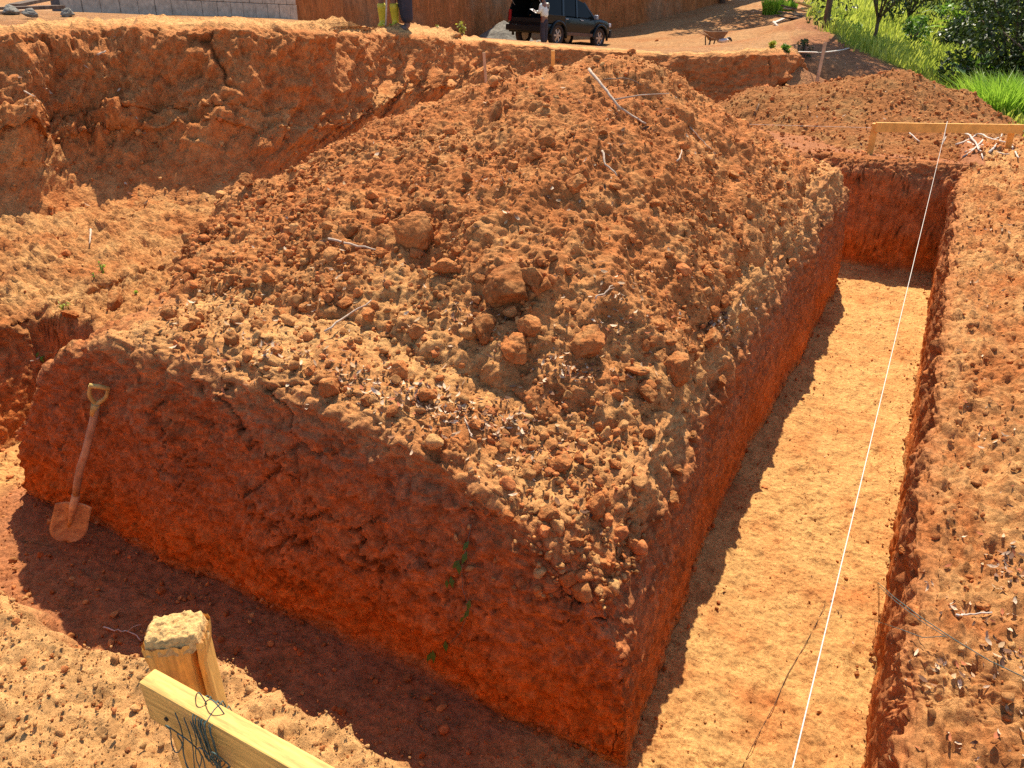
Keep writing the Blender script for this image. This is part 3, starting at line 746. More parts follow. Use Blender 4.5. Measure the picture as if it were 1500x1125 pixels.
CLOD_MESH = []
for k in range(14):
    V, Fc = clod_shape(5, 100 + k)
    CLOD_MESH.append(np_mesh('dirt_clod', V, Fc, clod_col(V, k, (.75, .95, 1.15)[k % 3])))
    CLOD_MESH[-1].materials.append(M_clod)
    CLOD_MESH[-1].polygons.foreach_set('use_smooth', np.ones(len(Fc), dtype=bool))

def clod(px, py, rpx, label=None, group=None, name='dirt_clod', k=None, sink=.25, stretch=(1, 1, 1)):
    h = hit(px, py)
    if h is None: return None
    d_ = (h[0] - CAM).length
    # axis depth turns a photo radius into metres
    t_ = d_ * FPX / math.sqrt(FPX ** 2 + (px - 750) ** 2 + (562.5 - py) ** 2)
    r = rpx * t_ / FPX
    o = bpy.data.objects.new(name, CLOD_MESH[random.randrange(14) if k is None else k]); COL.objects.link(o)
    o.location = h[0] + Vector((0, 0, r * (1 - sink) * .5))
    o.rotation_euler = (random.uniform(-.5, .5), random.uniform(-.5, .5), random.uniform(0, 6.28))
    o.scale = tuple(r * (1.15 if rpx == 42 else .95) * k_ for k_ in stretch)
    tag(o, label, 'rock' if name == 'pale_rock' else 'clod', group)
    return o

big = [(745, 427, 44, 'biggest cracked clod, roundish and pale topped, in the heap at the front of the mound', 0, (1.15, .9, .9)),
       (856, 512, 40, 'large wedge shaped clod sitting alone over a dark hollow at the foot of the mound', 1, (1, .9, .85)),
       (757, 520, 34, 'orange clod directly below the dark split clod at the mound foot', 2, (1, .85, .85)),
       (708, 488, 38, 'dull brown split clod under the biggest clod', 3, (.9, .8, .95)),
       (778, 482, 30, 'dull brown clod wedged right beside the split clod', 4, (.8, .8, .9)),
       (655, 398, 32, 'flat rounded red clod half sunk above a bare dark patch', 5, (1, .9, .6)),
       (778, 413, 26, 'smooth brick red clod tucked behind the biggest clod', 6, (1, .8, .9)),
       (610, 345, 42, 'tall red lump of unbroken clay jutting out of the mound front', 7, (.8, .7, 1.1)),
       (842, 276, 22, 'dark blocky clod standing up on the upper mound and casting a shadow', 8, (.9, .9, 1)),
       (725, 172, 20, 'upright brown clod on the left shoulder near the mound top', 9, (.8, .8, 1.3)),
       (992, 546, 30, 'orange clod at the right edge of the bench above the corner', 10, (.8, .8, 1)),
       (585, 548, 22, 'squarish clod left of centre at the foot of the mound', 11, (.9, .9, 1)),
       (946, 578, 24, 'flat clod split in two right of the wedge shaped clod', 12, (1.3, .8, .6)),
       (822, 682, 24, 'tan clod in the loose earth above the front corner', 13, (1, .9, .8)),
       (870, 748, 26, 'crumbling tan lump hanging at the eroded front corner', 2, (.8, .8, 1.1)),
       (806, 760, 26, 'crumbling tan lump left of the deep crack at the front corner', 4, (.9, .8, 1.1)),
       (1157, 388, 15, 'small smooth clod alone near the right rim of the mound', 5, (1.1, .8, .8)),
       (1045, 500, 20, 'oval clod beside the patch of pale dead leaves', 6, (1.3, .9, .7)),
       (936, 548, 20, 'low clod just behind the flat split clod', 8, (1.3, .9, .6)),
       (802, 210, 14, 'small red clod sticking up high on the mound', 10, (1, 1, 1)),
       (1338, 915, 16, 'tan stone on the right trench rim under the green twine', 0, (.9, .9, 1.1)),
       (1440, 890, 13, 'tan clod on the right ground beside dead leaves', 1, (1, .9, .8)),
       (1322, 808, 11, 'red clod at the right trench rim casting a dark shadow', 2, (1.2, .9, .8)),
       (1470, 155, 10, None, 3, (1, 1, 1)),
       (100, 462, 15, 'orange clod at the left corner of the block rim', 4, (1.2, 1, .7)),
       (118, 490, 12, None, 5, (1, 1, .8)), (168, 447, 18, 'rounded clod crowning the left end of the block', 6, (1.3, .9, .8))]
for a_ in big:
    lab = a_[3] or None
    if lab is None: continue
    clod(a_[0], a_[1], a_[2], lab, None, 'dirt_clod', a_[4], .55, a_[5])
clod(362, 272, 20, 'pale tan boulder lying at the foot of the bank behind the mound', None, 'pale_rock', 3, .2, (1, .9, .9))
mids = [(450, 455, 14), (476, 420, 17), (500, 447, 15), (525, 437, 13), (462, 432, 12), (488, 570, 17), (335, 498, 14), (281, 487, 13), (300, 470, 12), (250, 465, 12), (375, 480, 13), (360, 455, 12),
        (610, 495, 14), (540, 470, 13), (700, 410, 14), (672, 372, 12), (640, 465, 12), (812, 385, 12), (830, 405, 11), (790, 385, 11), (905, 272, 11), (885, 250, 10), (960, 480, 13), (900, 590, 14), (915, 562, 12),
        (1010, 520, 12), (1075, 400, 11), (1040, 410, 12), (690, 330, 12), (560, 330, 13), (520, 345, 12), (545, 290, 11), (600, 275, 11), (640, 240, 11), (680, 260, 12), (745, 250, 12), (780, 235, 11), (700, 440, 12),
        (620, 580, 16), (660, 600, 13), (700, 620, 12), (540, 585, 14), (570, 610, 12), (450, 545, 13), (410, 520, 12), (735, 660, 14), (780, 690, 14), (850, 640, 13), (890, 730, 15), (905, 690, 13), (950, 640, 14), (930, 800, 15), (840, 800, 14),
        (980, 740, 14), (1000, 700, 12), (1020, 640, 12), (1060, 560, 12), (865, 330, 12), (930, 350, 11), (985, 380, 10), (1020, 330, 10), (960, 300, 10), (880, 200, 10), (940, 180, 10), (1000, 220, 10), (1050, 260, 9), (1100, 320, 10), (1150, 330, 10), (420, 380, 12), (390, 410, 12), (340, 420, 12), (320, 390, 11), (430, 350, 11)]
GL = 'one of the fist sized reddish clods strewn over the mound and its bench'
for (px_, py_, r_) in mids: clod(px_ + random.uniform(-6, 6), py_ + random.uniform(-6, 6), r_ * random.uniform(.8, 1.15), GL, 'fist sized clods strewn over the mound', 'dirt_clod')

# loose crumbs, far past counting: baked into one mesh
SMALL = {1: [clod_shape(1, 300 + k) for k in range(10)], 2: [clod_shape(2, 400 + k) for k in range(12)], 3: [clod_shape(3, 500 + k) for k in range(10)]}
bV, bF, bC = [], [], []; nb_ = 0
def crumbs(points, normals, radii, cfun, flat=.8, sink=.35):
    global nb_
    n = len(points)
    for i in range(n):
        r = radii[i]
        lod = 3 if r > .028 else (2 if r > .011 else 1)
        V, Fc = SMALL[lod][rng.integers(len(SMALL[lod]))]
        th = rng.uniform(0, 6.283, 3)
        ca, sa = math.cos(th[0]), math.sin(th[0]); cb2_, sb2 = math.cos(th[1]), math.sin(th[1])
        R = np.array([[ca, -sa, 0], [sa, ca, 0], [0, 0, 1]]) @ np.array([[1, 0, 0], [0, cb2_, -sb2], [0, sb2, cb2_]])
        s = r * rng.uniform(.75, 1.25, 3)
        VV = (V * s) @ R.T
        VV = VV + points[i] + normals[i] * r * (1 - sink) * .6
        bV.append(VV); bF.append(Fc + nb_); nb_ += len(VV)
        c = cfun[i]
        bC.append(np.repeat(c[None, :], len(VV), 0) * rng.uniform(.85, 1.15))
def sample(Pg, Ng, wgt, n):
    w_ = wgt.ravel().astype(np.float64); w_ = w_ / w_.sum()
    ix = rng.choice(len(w_), size=n, p=w_)
    return Pg.reshape(-1, 3)[ix] + rng.normal(size=(n, 3)) * .006, Ng.reshape(-1, 3)[ix], ix
def radii(n, lo, hi, pw=2.2):
    u = rng.random(n); return lo * (1 - u + u * (lo / hi) ** pw) ** (-1 / pw)
def clod_cols(n, dry):
    t = np.clip(rng.normal(dry, .3, n), 0, 1); c = mixc(CLAY * .88, TAN * .98, t)
    k = rng.random(n) < .25; c[k] = mixc(RED * 1.1, CLAY, rng.random(k.sum()))
    return c
def area_w(Pg):
    du = np.gradient(Pg, axis=0); dv = np.gradient(Pg, axis=1)
    return np.linalg.norm(np.cross(du, dv), axis=-1)
Nm2 = grid_normals(Pm); Nm2 *= np.sign(Nm2[..., 2].mean())
wA = area_w(Pm)
front = (Pm[..., 1] - .35 * (Pm[..., 0] + 3) < 5.9) * 1.0
leftw = smooth01((-1.3 - Pm[..., 0]) / 1.8)
p_, n_, ix = sample(Pm, Nm2, wA * (.2 + front * (.3 + 1.2 * leftw)) * (.15 + smooth01((.5 - Pm[..., 2]) / .4)) * (.12 + pw ** 1.5), 3300); crumbs(p_, n_, radii(3300, .011, .055, 2.3), clod_cols(3300, .25))
p_, n_, ix = sample(Pm, Nm2, wA * (.6 + front) * (.25 + pw), 13000); crumbs(p_, n_, radii(13000, .005, .018, 2.2), clod_cols(13000, .25))
Ng2 = grid_normals(G_P); Ng2 *= (-1 if flip else 1)
wG = area_w(G_P)
gx_, gy_ = G_P[..., 0], G_P[..., 1]
bench = G_blk * G_istop * (gy_ < 3.4) * wG
p_, n_, ix = sample(G_P, Ng2, bench, 2000); crumbs(p_, n_, radii(2000, .006, .042, 2.3), clod_cols(2000, .55))
rimr = G_blk * G_istop * (gx_ > -1.3) * wG
p_, n_, ix = sample(G_P, Ng2, rimr, 1600); crumbs(p_, n_, radii(1600, .008, .03, 2.4), clod_cols(1600, .4))
rg = G_rgt * G_istop * wG * (gx_ < 3.2) * (gy_ > 1.2)
p_, n_, ix = sample(G_P, Ng2, rg, 6500); crumbs(p_, n_, radii(6500, .006, .024, 2.5), clod_cols(6500, .42))
ng = G_nea * G_istop * wG * (gx_ < -.25) * (gx_ > -2.6) * (gy_ > .3)
p_, n_, ix = sample(G_P, Ng2, ng, 9000); crumbs(p_, n_, radii(9000, .0018, .013, 2.3), clod_cols(9000, .85))
fl = G_isfloor * wG * (gx_ < -.7) * (gy_ < 2.5)
p_, n_, ix = sample(G_P, Ng2, fl, 2600); crumbs(p_, n_, radii(2600, .005, .03, 2.3), clod_cols(2600, .35))
fl = G_isfloor * wG * (gx_ > -.6) * (gx_ < .5)
p_, n_, ix = sample(G_P, Ng2, fl, 1500); crumbs(p_, n_, radii(1500, .003, .013, 2.6), clod_cols(1500, .45))
fgr = G_istop * wG * (gy_ > 9.8) * (gx_ > -4) * (gx_ < 3.5)
p_, n_, ix = sample(G_P, Ng2, fgr, 1500); crumbs(p_, n_, radii(1500, .01, .05, 2.4), clod_cols(1500, .25))
wlk = G_isfloor * wG * (gx_ > -.6) * (gx_ < .5) * (np.exp(-((gx_ + .6) / .07) ** 2) + np.exp(-((gx_ - .33) / .07) ** 2))
p_, n_, ix = sample(G_P, Ng2, wlk, 700); crumbs(p_, n_, radii(700, .004, .022, 2.4), clod_cols(700, .3))
crn = (G_P[..., 2] > -.74) * np.exp(-(((gx_ + .8) / .35) ** 2 + ((gy_ - 2.4) / .3) ** 2)) * G_blk * wG * 1.0
p_, n_, ix = sample(G_P, Ng2, crn, 300); crumbs(p_, n_, radii(300, .010, .06, 2.1), clod_cols(300, .6), sink=.6)
lf = G_lft * wG
p_, n_, ix = sample(G_P, Ng2, lf, 900); crumbs(p_, n_, radii(900, .01, .04, 2.4), clod_cols(900, .45))
Nb2 = grid_normals(Pb) * (-1 if fb else 1)
p_, n_, ix = sample(Pb, Nb2, area_w(Pb) * (hv < .35), 1500); crumbs(p_, n_, radii(1500, .012, .05, 2.4), clod_cols(1500, .35))
Nh2 = grid_normals(Ph); Nh2 *= np.sign(Nh2[..., 2].mean())
p_, n_, ix = sample(Ph, Nh2, area_w(Ph) * (Ph[..., 2] > -.7), 3600); crumbs(p_, n_, radii(3600, .010, .05, 2.6), clod_cols(3600, .35))
p_flk = sample(Pm, Nm2, wA * (MX > -4.4), 900)[0]
me = np_mesh('loose_clods', np.concatenate(bV), np.concatenate(bF), np.concatenate(bC))
tag(link('loose_clods', me, M_clod), 'loose reddish crumbs and small clods scattered over the dug earth', None, None, 'stuff')
del bV, bF, bC

# ------------------------------------------------------------------ dead leaves
def litter_material():
    m, nt, b = new_mat('dead_leaf'); att = nd(nt, 'ShaderNodeAttribute', _attribute_name='Col')
    nt.links.new(att.outputs['Color'], b.inputs['Base Color']); b.inputs['Roughness'].default_value = .9; b.inputs['Specular IOR Level'].default_value = .05
    return m
M_litter = litter_material()
lV, lF, lC = [], [], []
LEAFC = [(.55, .44, .36), (.48, .36, .27), (.62, .52, .43), (.30, .17, .11), (.12, .075, .06), (.36, .14, .08), (.45, .33, .22), (.20, .12, .09)]
def leaf_at(p, s, tilt=.42):
    R = Euler((random.gauss(0, tilt), random.gauss(0, tilt), random.uniform(0, 6.28))).to_matrix()
    wdt = random.uniform(.25, .45); curl = random.uniform(.0, .5) * s
    pts = [(-1, 0, curl), (-.3, wdt, .25 * curl), (-.3, -wdt, .25 * curl), (.0, 0, -.1 * s), (.45, wdt * .8, .3 * curl), (.45, -wdt * .8, .3 * curl), (1, 0, curl)]
    b = len(lV)
    for q_ in pts: lV.append(tuple(Vector(p) + R @ Vector((q_[0] * s / 2, q_[1] * s / 2, q_[2] * .6)) + Vector((0, 0, .3 * s))))
    lF.extend([(b, b + 1, b + 3), (b, b + 3, b + 2), (b + 1, b + 4, b + 3), (b + 2, b + 3, b + 5), (b + 4, b + 6, b + 3), (b + 3, b + 6, b + 5)])
    c = np.array(random.choice(LEAFC)) * np.array((1, .86, .68)) * random.uniform(.8, 1.15)
    lC.extend([c] * 7)
def patch(cx, cy, rx, ry, n, s0=.014, s1=.034, ang=0.0, which='gm'):
    n = int(n * 1.35); s0 *= 1.15; s1 *= 1.35
    for i in range(n):
        u_, v_ = (random.gauss(0, .5), random.gauss(0, .5)) if random.random() < .6 else (random.gauss(0, 1.3), random.gauss(0, 1.3))
        ca, sa = math.cos(ang), math.sin(ang)
        h = hit(cx + rx * u_ * ca - ry * v_ * sa, cy + rx * u_ * sa + ry * v_ * ca, which)
        if h: leaf_at(h[0], random.uniform(s0, s1))
for a_ in ((660, 600, 120, 26, 150, .014, .036, .2), (560, 570, 100, 30, 110, .014, .036, .25), (830, 545, 50, 25, 80), (400, 510, 110, 25, 80, .014, .036, .25), (720, 620, 60, 20, 60), (900, 480, 70, 40, 60),
           (690, 470, 60, 60, 60), (520, 420, 100, 60, 70), (1050, 478, 26, 16, 80, .016, .04), (900, 410, 80, 40, 40), (300, 450, 90, 30, 40), (720, 280, 200, 90, 60, .02, .04), (900, 200, 140, 60, 50, .02, .045), (420, 370, 120, 60, 50),
           (780, 660, 60, 30, 40), (850, 720, 60, 60, 30), (1480, 830, 36, 30, 50, .012, .035, .5), (1430, 900, 70, 24, 30, .010, .03, .5), (1470, 960, 40, 20, 25, .010, .03, .4), (1400, 990, 50, 30, 25, .010, .03), (1440, 1090, 50, 25, 14, .010, .028), (1460, 640, 40, 60, 30, .012, .03), (1430, 420, 50, 80, 25, .015, .035),
           (1450, 330, 60, 40, 20, .02, .04), (1215, 860, 60, 200, 12, .008, .02), (1300, 480, 40, 60, 16, .012, .03), (60, 135, 60, 40, 25, .03, .07, 0, 'b'), (180, 150, 80, 60, 20, .03, .06, 0, 'b'), (250, 290, 90, 20, 12, .03, .06, 0, 'gb'), (1350, 150, 120, 50, 40, .03, .06, 0, 'h'), (1200, 170, 90, 40, 25, .03, .06, 0, 'h')):
    patch(*a_)
for i in range(520):
    k_ = rng.integers(len(p_flk)); leaf_at(Vector(p_flk[k_]), random.uniform(.012, .034))
me = bpy.data.meshes.new('leaf_litter'); me.from_pydata(lV, [], lF); me.update()
a_ = me.attributes.new('Col', 'FLOAT_COLOR', 'POINT'); a_.data.foreach_set('color', np.c_[np.array(lC), np.ones(len(lC))].astype(np.float32).ravel())
tag(link('leaf_litter', me, M_litter), 'pale and dark dead leaves scattered over the mound and rims', None, None, 'stuff')

# ------------------------------------------------------------------ twigs
def twig(pix, rad, label, mat=M_twig, lift=.02, name='twig', side=None, which='gmbh'):
    pts = []
    for (x, y) in pix:
        h = hit(x, y, which)
        if h: pts.append(h[0] + Vector((0, 0, lift)))
    if len(pts) < 2: return
    fine_ = []
    for a, b in zip(pts, pts[1:]):
        for k in range(4): fine_.append(a.lerp(b, k / 4) + Vector((random.gauss(0, .003), random.gauss(0, .003), random.gauss(0, .003))))
    fine_.append(pts[-1])
    m = MB().tube(fine_, [rad * (1 - .5 * i / len(fine_)) for i in range(len(fine_))], 6)
    if side is not None:
        k = int(len(fine_) * side[0]); d_ = Vector(side[1]); m.tube([fine_[k], fine_[k] + d_ * .5 + Vector((0, 0, .01)), fine_[k] + d_], [rad * .6, rad * .45, rad * .25], 5)
    tag(m.build(name, mat, None, True), label, 'twig')
twig([(482, 357), (515, 365), (555, 374)], .008, 'straight pale stick lying on the left front of the mound', side=None, lift=.03)
twig([(478, 496), (510, 472), (545, 450)], .006, 'thin greyish twig slanting across clods at the lower left of the mound', lift=.04)
twig([(862, 110), (882, 135), (903, 162), (925, 180), (945, 190)], .011, 'longest pale branch lying down the mound near its top', lift=.04, side=(.45, (.35, .1, .05)))
twig([(884, 124), (920, 124), (950, 138)], .005, 'thin brown twig branching beside the long pale branch on the mound top', M_twig_dark, lift=.04)
twig([(882, 228), (886, 248), (903, 265)], .008, 'short bent pale twig on the upper mound right of its middle', lift=.03)
twig([(992, 243), (998, 226)], .006, 'tiny upright pale twig on the right slope of the mound', lift=.03)
twig([(1010, 190), (1030, 212), (1048, 230)], .005, 'slender pale twig running down the right shoulder of the mound', lift=.02)
twig([(872, 445), (885, 438), (897, 426)], .005, 'small forked pale twig right of the big clods', lift=.03, side=(.5, (.03, .06, .02)))
twig([(680, 620), (690, 640), (692, 646)], .004, 'curved white rootlet on the bench above the front wall', lift=.02)
twig([(144, 85), (156, 79)], .012, 'short pale stick caught on the upper left bank', which='b', lift=.03)
twig([(36, 138), (52, 146)], .010, 'short whitish stick on the far left bank', which='b', lift=.03)
twig([(135, 345), (133, 365)], .010, 'thin pale stick stuck in the ledge left of the mound', which='gb', lift=.05)
twig([(46, 533), (66, 526)], .008, 'snapped pale stem poking from the left trench wall', which='g', lift=.02)
twig([(152, 922), (175, 927), (192, 930), (208, 942)], .0045, 'pale curled rootlet on the near trench rim behind the post', M_root, which='g', lift=.015, side=(.6, (.05, .05, .03)))
twig([(1400, 905), (1420, 902), (1452, 900)], .005, 'whitish twig in the dead leaves on the right ground', M_root, which='g', lift=.01)
twig([(1112, 155), (1104, 172)], .008, 'thin stick leaning on the left of the far heap', M_twig_dark, which='h', lift=.03)
# ------------------------------------------------------------------ near batter board: post and nailed rail
bp = empty('batter_board', (-.935, .59, 0))
tag(bp, 'near sawn timber batter board, square split post with a yellow rail nailed across it', 'batter board')
def split_post():
    # square post with a mushroomed, hammered head and a drying split
    n = 14; V, Fc = [], []
    hz_ = [-.25, 0, .15, .3, .45, .55, .59, .607]
    prof_ = []
    hw, hd = .048, .036
    per = []
    k = 16
    for i in range(k): per.append((-hw + 2 * hw * i / k, -hd))
    for i in range(k): per.append((hw, -hd + 2 * hd * i / k))
    for i in range(k): per.append((hw - 2 * hw * i / k, hd))
    for i in range(k): per.append((-hw, hd - 2 * hd * i / k))
    m_ = len(per)
    rr = random.Random(3)
    jit = [rr.uniform(-.006, .010) for _ in range(m_)]
    for zi, z_ in enumerate(hz_):
        for i, (x_, y_) in enumerate(per):
            g = 1.0 + (.10 * max(0, (z_ - .53) / .08) if z_ > .53 else 0)
            xx, yy_ = x_ * g, y_ * g
            # rounded corners
            cr0 = max(0, abs(x_) / hw + abs(y_) / hd - 1.7); xx *= 1 - .25 * cr0; yy_ *= 1 - .25 * cr0
            # drying split down the front right
            if 12 <= i <= 14 and z_ > .1: yy_ += .026 * (z_ / .6) if i == 13 else .003
            if z_ > .55: xx += jit[i] * .3; yy_ += jit[(i * 7) % m_] * .3
            V.append((xx, yy_, z_ - (.006 + abs(jit[i]) * .5 if z_ > .58 else 0)))
    for zi in range(len(hz_) - 1):
        for i in range(m_):
            j = (i + 1) % m_
            Fc.append((zi * m_ + i, zi * m_ + j, (zi + 1) * m_ + j, (zi + 1) * m_ + i))
    me = bpy.data.meshes.new('post'); me.from_pydata(V, [], Fc); me.update()
    o = link('post', me, M_timber_post, bp, False)
    # frayed head
    top = [(len(hz_) - 1) * m_ + i for i in range(m_)]
    g = 34
    gx2, gy2 = np.meshgrid(np.linspace(-1, 1, g), np.linspace(-1, 1, g), indexing='ij')
    # map square to rounded head outline
    hx2 = gx2 * hw * 1.13; hy2 = gy2 * hd * 1.13
    rim = np.maximum(np.abs(gx2), np.abs(gy2))
    Pq = np.stack([hx2 * (1 - .12 * (np.abs(gx2 * gy2))), hy2 * (1 - .12 * np.abs(gx2 * gy2)), .612 + 0 * hx2], -1)
    Pq[..., 2] += .014 * fbm(Pq, .035, 4, off=3.) + .009 * fbm(Pq, .009, 3, off=7.) + .006 * (1 - rim ** 2) - .030 * smooth01((rim - .80) / .2)
    Pq[..., 0] += .004 * fbm(Pq, .012, 2, off=1.); Pq[..., 1] += .004 * fbm(Pq, .012, 2, off=5.)
    hd_ = link('hammered_head', np_mesh('hammered_head', Pq.reshape(-1, 3), grid_faces(g, g)), M_timber_end, o, False)
    tp = at(256, 921, Y=.605); o.location = (tp.x + .935, tp.y - .59, tp.z - .607); o.rotation_euler = (0, 0, math.radians(38))
    return o
split_post()
rail_z = .52
mrail = MB()
x0r, x1r = at(204, 1005, z=rail_z).x, .95
yfr = at(289, 1053, z=rail_z).y
RAIL_T = .034; RAIL_H = .092
yc = yfr + RAIL_T / 2
mrail.box(((x0r + x1r) / 2 + .935, yc - .59, rail_z - RAIL_H / 2), (x1r - x0r, RAIL_T, RAIL_H), Euler((0, math.radians(.6), 0)))
rail = mrail.build('rail', M_timber, bp, False, .003)
# far end of this rail stands on a second post outside the picture
MB().box((.935 + .85, .0, .15), (.09, .08, .8)).build('post', M_timber, bp, False, .004)
mn = MB(); mn.tube([(.93 - .92, yc - .59 - RAIL_T / 2 - .003, rail_z - .05), (.01, yc - .59, rail_z - .05)], .004, 8); mn.build('nail', M_black, bp)

# green twine wound round the rail
def twine_hank():
    m = MB(); rr = random.Random(5)
    cx = at(262, 1036, z=rail_z).x
    def loop(xc, spread, slack, sag, n=22, rad=.0010, ph=0.0):
        pts = []
        for k in range(n + 1):
            a = 2 * math.pi * k / n + ph
            ry, rz = RAIL_T / 2 + .003 + slack, RAIL_H / 2 + .003 + slack
            cy_, sy_ = math.cos(a), math.sin(a)
            y_ = max(-ry, min(ry, cy_ * ry * 1.35)); z_ = max(-rz, min(rz, sy_ * rz * 1.35))
            if z_ < -rz * .5: z_ -= sag
            pts.append((xc + spread * (k / n - .5) + rr.gauss(0, .0012), yc + y_, rail_z - RAIL_H / 2 + z_))
        m.tube(pts, rad, 5)
    for k in range(5): loop(cx + .012 + .05 * rr.random(), rr.uniform(.01, .05), rr.uniform(0, .004), 0)
    for k in range(7): loop(cx + .055 + .03 * rr.random(), rr.uniform(-.015, .035), rr.uniform(.001, .006), rr.uniform(0, .01))
    # slack loops hanging on the face
    yf = yc - RAIL_T / 2
    for (xo, w_, h_, zz) in ((-.01, .03, .06, 0), (.02, .045, .085, -.005), (.065, .04, .10, -.01), (.095, .03, .07, 0)):
        pts = []
        for k in range(21):
            a = math.pi * 2 * k / 20 + .5
            pts.append((cx + xo + w_ * math.cos(a) * .5, yf - .008 - .012 * abs(math.sin(a)), rail_z - .03 + zz - h_ * .5 + h_ * .55 * math.sin(a)))
        m.tube(pts, .0011, 5)
    for (xo, l) in ((-.005, .2), (.015, .24), (.03, .15)):
        pts = [(cx + xo + .006 * math.sin(k), yf - .004 - .001 * k, rail_z - .01 - l * k / 8) for k in range(9)]
        m.tube(pts, .0010, 5)
    for (xo, w_) in ((.03, .03), (.06, .05)):      # small arcs above the rail
        pts = [(cx + xo + w_ * (k / 10 - .5), yc + .006, rail_z + .003 + .025 * math.sin(math.pi * k / 10)) for k in range(11)]
        m.tube(pts, .0011, 5)
    tag(m.build('twine', M_twine, None, True), 'tangle of blue green twine wound round the near yellow rail', 'twine')
twine_hank()

# ------------------------------------------------------------------ shovel leaning on the front wall
def shovel():
    base = hit(97, 796, 'g')[0] + Vector((0, 0, .012)); hw_ = hit(146, 566, 'g'); top = hw_[0] + (CAM - hw_[0]).normalized() * .09
    ax_ = (top - base); Ls = ax_.length; ax_.normalize()
    face = (CAM - base); face = (face - ax_ * face.dot(ax_)).normalized()
    sidev = ax_.cross(face).normalized()
    M = Matrix((( sidev.x, face.x, ax_.x, base.x), (sidev.y, face.y, ax_.y, base.y), (sidev.z, face.z, ax_.z, base.z), (0, 0, 0, 1)))
    root = bpy.data.objects.new('shovel', None); COL.objects.link(root); root.matrix_world = M
    tag(root, 'old D handled shovel with a soil caked blade leaning on the trench wall', 'shovel')
    # local: x across, y towards viewer, z up the shaft. blade 0..0.30
    nx, nz = 17, 19
    V = []
    for j in range(nz):
        t = j / (nz - 1); z_ = .0 + .30 * t
        hw = .104 * (math.sqrt(max(0, 1 - (1 - min(1, t / .38)) ** 2)) if t < .38 else 1.0) * (1 - .06 * t)
        hw = max(hw, .012)
        for i in range(nx):
            s = -1 + 2 * i / (nx - 1)
            y_ = -.028 * (1 - s * s) * (.4 + .6 * t) - .012 + .014 * math.exp(-(s / .16) ** 2) * max(0, (t - .3) / .7) + .02 * (1 - t) ** 2
            V.append((s * hw, y_, z_))
    Vb = [(x, y - .004, z) for x, y, z in V]
    Fc = [tuple(f) for f in grid_faces(nz, nx)]
    n0 = len(V)
    faces = Fc + [tuple(n0 + i for i in reversed(f)) for f in Fc]
    def edge_loop(idx): 
        for a, b in zip(idx, idx[1:]): faces.append((a, b, b + n0, a + n0))
    edge_loop([i for i in range(nx)]); edge_loop([j * nx + nx - 1 for j in range(nz)]); edge_loop([(nz - 1) * nx + i for i in reversed(range(nx))]); edge_loop([j * nx for j in reversed(range(nz))])
    me = bpy.data.meshes.new('blade'); me.from_pydata(V + Vb, [], faces); me.update()
    bl_ = link('blade', me, M_blade, root, True)
    MB().tube([(0, -.004, .13), (0, .004, .22), (0, .0, .30), (0, -.004, .40)], [.008, .016, .0235, .0225], 12).build('socket', M_blade, bl_, True)
    MB().tube([(0, -.004, .395), (-.006, .0, .5), (-.008, .006, .62), (.002, .006, .75), (.006, .0, Ls - .17), (.0, 0, Ls - .12)], [.019, .0215, .021, .0215, .0205, .020], 12).build('shaft', M_shaft, root, True)
    g = MB(); zt = Ls
    pts = [(0, 0, zt - .135)]
    for k in range(0, 11):
        t = k / 10; pts.append((-.040 * math.sin(min(1, t * 1.6) * math.pi / 2) - .004 * t, 0, zt - .125 + .118 * t))
    g.tube(pts, [.019] + [.0125 - .003 * k / 10 for k in range(11)], 9)
    g.tube([(-p[0], 0, p[2]) for p in pts], [.019] + [.0125 - .003 * k / 10 for k in range(11)], 9)
    g.tube([(-.05, 0, zt - .006), (0, 0, zt - .002), (.05, 0, zt - .006)], .0135, 10)
    g.tube([(0, 0, zt - .20), (0, 0, zt - .12)], [.020, .023], 12)
    g.build('grip', M_grip, root, True)
shovel()

# ------------------------------------------------------------------ far batter board, cords
def far_board():
    a = at(1272, 236, Y=10.25); a_top = at(1283, 180, F=a.dot(Vector((-sY, cY, 0))) + .02)
    root = empty('batter_board', a)
    tag(root, 'far orange timber batter board on two splayed legs across the trench end', 'batter board')
    L = lambda p: p - a
    pl = L(a_top); b_top = at(1489, 184, F=a_top.x * -sY + a_top.y * cY + .35); pr = L(b_top)
    b_ = at(1474, 234, F=a.dot(Vector((-sY, cY, 0))) + .45); rb = L(b_)
    MB().bar(Vector((0, 0, -.15)), pl + Vector((0, 0, -.005)), .07, .07, (0, 1, 0)).build('leg', M_timber_orange, root, False, .004)
    MB().bar(rb + Vector((0, 0, -.1)), pr + Vector((-.04, 0, .005)), .07, .07, (0, 1, 0)).build('leg', M_timber_orange, root, False, .004)
    ax_ = (pr - pl).normalized()
    off = Vector((ax_.y, -ax_.x, 0)) * .05
    MB().bar(pl - ax_ * .03 + off + Vector((0, 0, -.04)), pr + ax_ * .05 + off + Vector((0, 0, -.03)), .035, .105).build('rail', M_timber_orange, root, False, .003)
    MB().bar(pr + ax_ * .04 + Vector((.05, .1, -.01)), pr + ax_ * .55 + Vector((.0, -.2, -.08)), .03, .08).build('brace', M_timber_orange, root, False, .003)
    return a_top, b_top
fa, fb2 = far_board()
